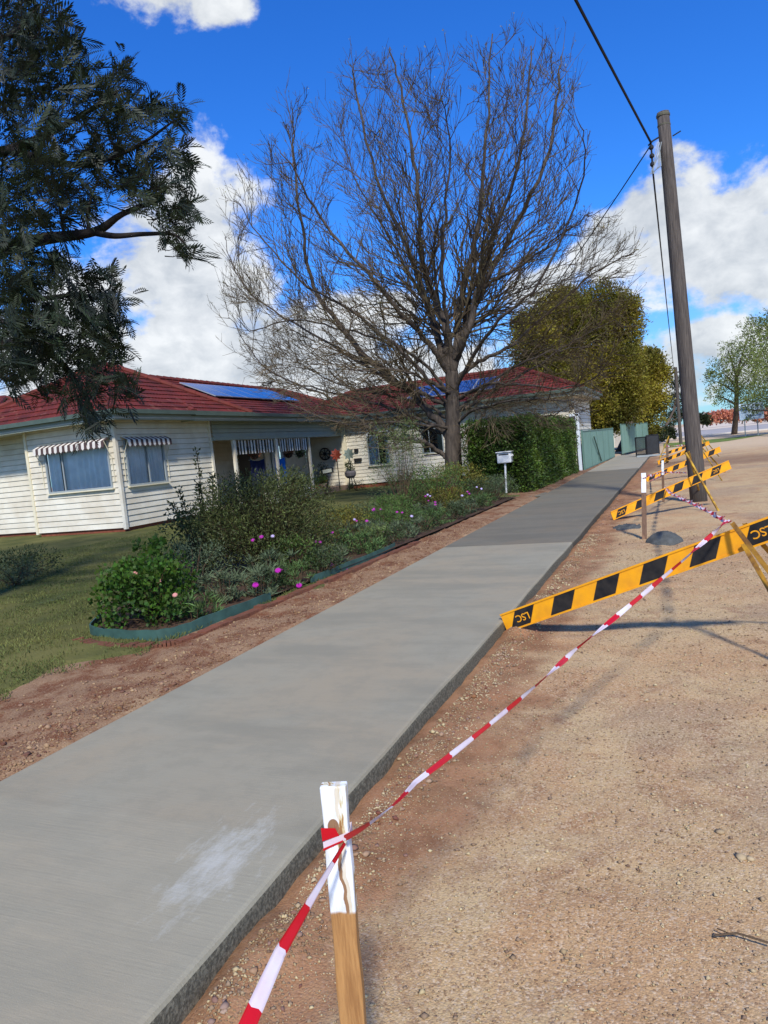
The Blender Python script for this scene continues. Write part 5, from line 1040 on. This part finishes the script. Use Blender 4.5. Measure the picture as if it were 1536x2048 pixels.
e1 = [(-5.75, 5.65), (-5.45, 5.2), (-5.0, 5.05), (-4.6, 5.02), (-4.42, 5.08), (-4.33, 5.25), (-4.32, 5.6), (-4.27, 6.1), (-4.24, 6.6)]
def arc(pts, k=4): return [(v.x, v.y) for v in smooth_path([Vector((*p, 0)) for p in pts], k)]
strip(arc(e1), -.02, .11, .015, 'plastic_edging', edg, 'curved teal plastic edging round the near end of the garden bed', 'edging', .004)
strip(arc([(-4.22, 7.5), (-4.2, 8.4), (-4.15, 9.4), (-4.18, 10.2)]), -.02, .10, .015, 'plastic_edging', edg, 'second length of teal edging, half covered by grey leaves', 'edging', .004)
k_ = 0; ep = arc([(-5.4, 4.98), (-4.95, 4.85), (-4.5, 4.83), (-4.25, 4.92), (-4.17, 5.2), (-4.16, 5.8), (-4.12, 6.6), (-4.08, 7.6), (-4.05, 8.6), (-4.02, 9.6), (-4.0, 10.8)], 8)
be = MB()
acc = 0
for (x0, y0), (x1, y1) in zip(ep, ep[1:]):
    L = math.hypot(x1-x0, y1-y0)
    if L < .02: continue
    m_ = max(1, round(L/.22))
    for j in range(m_):
        a = Vector((x0, y0, .01)).lerp(Vector((x1, y1, .01)), j/m_); c = Vector((x0, y0, .01)).lerp(Vector((x1, y1, .01)), (j+1)/m_); g = (c-a)*.04; jz = Vector((0, 0, rr.gauss(0, .006))); be.beam(a+g+jz, c-g+jz, .10, .05)
tag(be.build('brick_edging', material('old_brick', srgb(124, 76, 56), .95, col2=srgb(98, 66, 48), scale=3, bump=.8, bscale=20)), 'flat red brick edging sunk in the soil outside the teal edging', 'edging')
gr_leaf = material('grey_leaf', srgb(104, 116, 84), .75, col2=srgb(64, 78, 54), scale=6, island=.35, trans=.12)
grn_leaf = material('strap_leaf', srgb(98, 122, 66), .7, col2=srgb(60, 84, 44), scale=6, island=.35, trans=.15)
ger_leaf = material('geranium_leaf', srgb(78, 108, 32), .55, col2=srgb(46, 74, 26), scale=4, island=.4, trans=.3)
yel_leaf = material('yellow_leaf', srgb(128, 118, 44), .6, col2=srgb(92, 90, 38), scale=4, island=.4, trans=.25)
oli_leaf = material('olive_dark_leaf', srgb(88, 94, 46), .6, col2=srgb(56, 64, 34), scale=3, island=.45, trans=.12)
air_leaf = material('airy_leaf', srgb(112, 126, 70), .6, col2=srgb(76, 90, 48), scale=3, island=.35, trans=.25)
mag = material('magenta_petal', srgb(196, 40, 176), .5, .15, 20, trans=.2); pink = material('pink_petal', srgb(220, 150, 140), .6, .2, 20, trans=.2); lil = material('lilac_petal', srgb(196, 180, 226), .5, .1, 20)
def flower(parent, c, r, mat, n=14):
    b = MB(); c = Vector(c); tilt = Vector((.3, -.6, .75)).normalized(); x = tilt.orthogonal().normalized(); y = tilt.cross(x)
    for k in range(n):
        a = 2*math.pi*k/n+.1*rr.random(); d = x*math.cos(a)+y*math.sin(a); s = x*-math.sin(a)+y*math.cos(a); b.add([c, c+d*r*.6+s*r*.14+tilt*.006, c+d*r+tilt*.002, c+d*r*.6-s*r*.14+tilt*.006], [(0, 1, 2, 3)])
    return b.build('flower', mat, parent)
def shrub(x, y, h, rad, label, leaf, L, Wd, n, kind='bush', name='shrub', cat='shrub', flowers=(), fm=None, fr=.04, group=None, up=.3, base=.04, spikes=()):
    e = empty(name, (x, y, base), label, cat, group); cl = []; st_ = MB(); k = max(8, int(n/26)); 
    for i in range(k):
        a = rr.random()*6.28; q = rr.random()**.5; zz = base+h*(.12+.8*rr.random()**.8); rz = rad*math.sqrt(max(.05, 1-((zz-base)/h-.42)**2/.42)); cl.append((x+rz*q*math.cos(a), y+rz*q*math.sin(a), zz))
    if kind == 'tuft':      # strappy leaves springing from crowns
        P = []; D = []; Ls = []
        cs = [(x+rad*.8*rr.uniform(-1, 1), y+rad*.8*rr.uniform(-1, 1), base+h*.15*rr.random()+h*.25*(i % 3)) for i in range(max(5, int(n/22)))]
        for c in cs:
            m_ = 24; d = rng.normal(size=(m_, 3)); d[:, 2] = np.abs(d[:, 2])*.8+.25; P.append(np.array(c)+rng.normal(0, .015, (m_, 3))); D.append(d); Ls.append(rng.uniform(.6, 1.2, m_)*L)
            st_.tube([(x+(c[0]-x)*.6, y+(c[1]-y)*.6, base-.02), c], .005, 4)
        V, Fq = leaves(np.concatenate(P), np.concatenate(D), np.concatenate(Ls), Wd, .3); npmesh('foliage', V, Fq, leaf, e)
    else:
        for c in cl[::3]: st_.tube([(x+rr.gauss(0, .04), y+rr.gauss(0, .04), base-.03), (x+(c[0]-x)*.45, y+(c[1]-y)*.45, base+(c[2]-base)*.6), c], [.010, .007, .003], 4, cap=False)
        crown('foliage', e, leaf, cl, 26, L, Wd, rad*.22+L*.4, up=up, outw=.7, center=(x, y, base+h*.3))
    for (dx, dy, hh) in spikes:
        p0 = Vector((x+dx*.5, y+dy*.5, base+h*.5)); p1 = Vector((x+dx, y+dy, base+hh)); st_.tube([p0, p0.lerp(p1, .5)+Vector((.02, 0, 0)), p1], [.01, .007, .004], 4)
        pts = [p0.lerp(p1, f) for f in np.linspace(.25, 1, 16)]; crown('spike_leaves', e, leaf, pts, 7, L*1.1, Wd, .03, up=.5)
    st_.build('stems', stem_m, e)
    for f in flowers: flower(e, f, fr, fm)
    return e
def F3(*uvd): return [at(u, v, d) for u, v, d in uvd]
shrub(-5.05, 5.62, .62, .50, 'bright green geranium bush with a few pink blooms at the near end of the bed', ger_leaf, .045, .045, 3600, flowers=F3((270, 1147, 6.9), (318, 1162, 6.95), (350, 1190, 6.8)), fm=pink, fr=.03, name='geranium', cat='flowering plant')
shrub(-5.55, 6.3, .78, .26, 'leggy green geranium shoot rising behind the geranium bush', ger_leaf, .06, .055, 300, name='geranium', cat='flowering plant')
shrub(-5.4, 8.5, 1.34, .98, 'large dark olive bushy shrub in the middle of the bed', oli_leaf, .05, .016, 24000, up=.4)
shrub(-6.35, 8.3, 1.0, .62, 'dark round leaved bush with tall upright shoots before the white wall', oli_leaf, .055, .028, 2400, spikes=[(.0, .1, 1.75), (-.32, 0, 1.25), (.1, -.1, 1.3), (-.55, .1, 1.05), (.3, .0, 1.4)])
shrub(-5.55, 7.0, .62, .42, 'mixed grey brown twiggy shrub behind the geranium', gr_leaf, .045, .013, 1500)
gset = [(-4.62, 5.75, .34, .26, 'silvery strap leaved clump against the curve of the teal edging'), (-4.75, 6.45, .46, .30, 'silvery strap leaved clump just behind the first silvery one'), (-4.50, 6.75, .42, .28, 'silvery clump below the pair of magenta flowers'), (-4.38, 7.3, .40, .24, 'spiky silver clump spilling over the soil near the brick edging'), (-4.85, 7.6, .55, .30, 'tall silver clump at the foot of the large dark shrub'),
        (-4.5, 8.6, .36, .30, 'grey green clump beside the second teal edging'), (-4.45, 9.6, .42, .32, 'grey clump with a lilac flower farther along the bed'), (-4.8, 10.6, .5, .4, 'broad grey clump in front of the yellow green shrub'), (-4.4, 11.2, .38, .32, 'low grey mound where the edging ends'), (-4.45, 12.8, .4, .4, 'grey mound below the tall airy shrub'), (-4.9, 13.9, .45, .4, 'grey tuft deep in the bed behind the grey mound'), (-4.35, 14.6, .4, .35, 'grey clump near the right hand magenta flower'), (-4.3, 16.0, .4, .35, 'low grey clump before the lavender mound')]
fls = {2: F3((556, 1141, 8.0), (511, 1170, 7.8)), 3: F3((598, 1171, 8.3)), 4: F3((566, 1142, 8.6)), 5: F3((662, 1128, 9.4), (690, 1140, 9.5)), 10: F3((845, 1052, 14.5)), 12: F3((905, 1030, 17), (940, 1018, 17.5)), 6: F3((728, 1111, 10.8)), 8: F3((764, 1062, 12.0)), 9: F3((806, 1058, 13.7)), 11: F3((872, 1070, 14.8))}
for i, (x, y, h, r_, lb) in enumerate(gset):
    shrub(x, y, h, r_, lb, gr_leaf if i % 3 else grn_leaf, .11, .013, int(700*(r_/.3)**2), 'tuft', 'silver_clump', 'garden plant', fls.get(i, ()), lil if i == 6 else mag, .042, 'silvery clumps edging the garden bed')
dg = [(-4.45, 7.0, .30, .22, 'small dark green mound behind the spiky silver clump'), (-4.3, 8.0, .30, .26, 'dark green mound at the bend of the brick edging'), (-4.3, 10.4, .28, .3, 'dark green ground plant by the end of the second edging'), (-4.3, 12.0, .3, .3, 'dark green mound halfway along the bed'), (-4.2, 13.6, .32, .3, 'dark green mound under the airy shrub'), (-4.25, 15.2, .32, .3, 'dark green mound before the garden path')]
for x, y, h, r_, lb in dg: shrub(x, y, h, r_, lb, leaf_dk, .045, .016, 800, name='ground_plant', cat='garden plant', group='dark green mounds along the bed')
shrub(-5.4, 10.9, .58, .55, 'yellow green shrub right of the large dark one', yel_leaf, .045, .018, 2600)
shrub(-5.9, 12.3, .5, .5, 'dull olive shrub behind the yellow green one', oli_leaf, .05, .018, 1800)
shrub(-5.0, 12.2, .62, .5, 'low mixed green shrub between the yellow green and airy ones', leaf_md, .05, .016, 1800)
shrub(-5.7, 14.6, 2.25, .72, 'tall airy light green shrub with fine leaves beside the wing window', air_leaf, .075, .012, 3300, up=.2)
shrub(-5.1, 15.2, 1.1, .75, 'green bush under the airy shrub', leaf_md, .055, .02, 2800)
shrub(-5.2, 17.2, 1.05, .75, 'rusty yellow green bush at the foot of the bare tree', yel_leaf, .055, .022, 2800)
shrub(-4.6, 16.6, .6, .5, 'dark green bush left of the lavender mound', leaf_dk, .05, .018, 1500)
shrub(-4.35, 17.6, .62, .55, 'grey green lavender mound below the letterbox', gr_leaf, .055, .010, 3200, name='lavender', cat='shrub')
shrub(-6.3, 16.8, .9, .7, 'dark bush behind the airy shrub before the garden path', leaf_dk, .055, .022, 1800)
shrub(-6.0, 13.4, .5, .5, 'sprawling grey bush behind the dull olive one', gr_leaf, .05, .012, 1500)
shrub(-4.9, 19.3, .5, .5, 'low dark bush at the base of the letterbox post', leaf_dk, .05, .018, 1300)
shrub(-10.3, 8.6, .42, .55, 'dark low lawn shrub at the left edge of the photograph', leaf_dk, .05, .02, 1500)
shrub(-9.7, 7.9, .36, .45, 'grey green lawn shrub in front of the dark one at the left edge', gr_leaf, .055, .012, 1400)
for i, (x, y, lb) in enumerate([(-13.6, 24.2, 'low plant in the porch border under the left of the porch'), (-13.5, 26.0, 'low plant in the porch border near the right porch post'), (-12.8, 27.6, 'small dark bush in the border before the wing corner'), (-11.6, 28.9, 'low green plant at the foot of the wing wall')]):
    shrub(x, y, .45, .42, lb, [leaf_dk, oli_leaf][i % 2], .06, .022, 700, base=0)
more = [(i_, x+rr.uniform(-.2, .2), y+rr.uniform(-.2, .2), h+.08+rr.uniform(-.06, .05)) for i_, (x, y, h, r_, lb) in enumerate(gset) if i_ > 3 for _ in range(3)]
cl_ = [o for o in C.objects if o.name.startswith('silver_clump')]; cl_.sort(key=lambda o: o.name)
for i_, x, y, z in more: flower(cl_[i_], (x, y, z), rr.uniform(.02, .034), mag if rr.random() < .7 else lil, 10)
extra = [(-4.75, 8.1, .5, .34, leaf_md, 'fresh green mound between two silvery clumps near the second edging'), (-4.9, 9.4, .42, .35, grn_leaf, 'bushy mid green plant at the right foot of the large dark shrub'), (-4.9, 11.6, .5, .42, leaf_md, 'fresh green mound in front of the low mixed shrub'), (-5.3, 13.2, .6, .5, leaf_md, 'mid green bush left of the airy shrub'), (-4.8, 14.9, .55, .45, yel_leaf, 'small yellow green bush just right of the airy shrub'), (-5.6, 16.0, .75, .6, leaf_md, 'mid green bush left of the rusty yellow one'), (-6.6, 10.6, .36, .4, air_leaf, 'pale green low bush at the back of the bed by the lawn'), (-6.7, 12.2, .34, .4, leaf_dk, 'dark low bush at the back of the bed'), (-4.45, 10.1, .34, .3, air_leaf, 'pale green tuft beside the lilac flowered clump')]
for i, (x, y, h, r_, lf, lb) in enumerate(extra): shrub(x, y, h, r_, lb, lf, .05, .018, int(1900*(r_/.45)**2))
# fallen leaves and scraps on the lawn
b = MB(); g6 = gnd(105, 1208, 0)
for k in range(7): p = g6+Vector((rr.gauss(0, .12), rr.gauss(0, .08), .05)); b.add([p, p+Vector((.07, .02, .01)), p+Vector((.08, .06, .015)), p+Vector((.01, .05, .0))], [(0, 1, 2, 3)])
tag(b.build('leaf_scraps', gr_leaf), 'pale grey leaf scraps lying on the shaded lawn', 'leaf litter', kind='stuff')
#==END
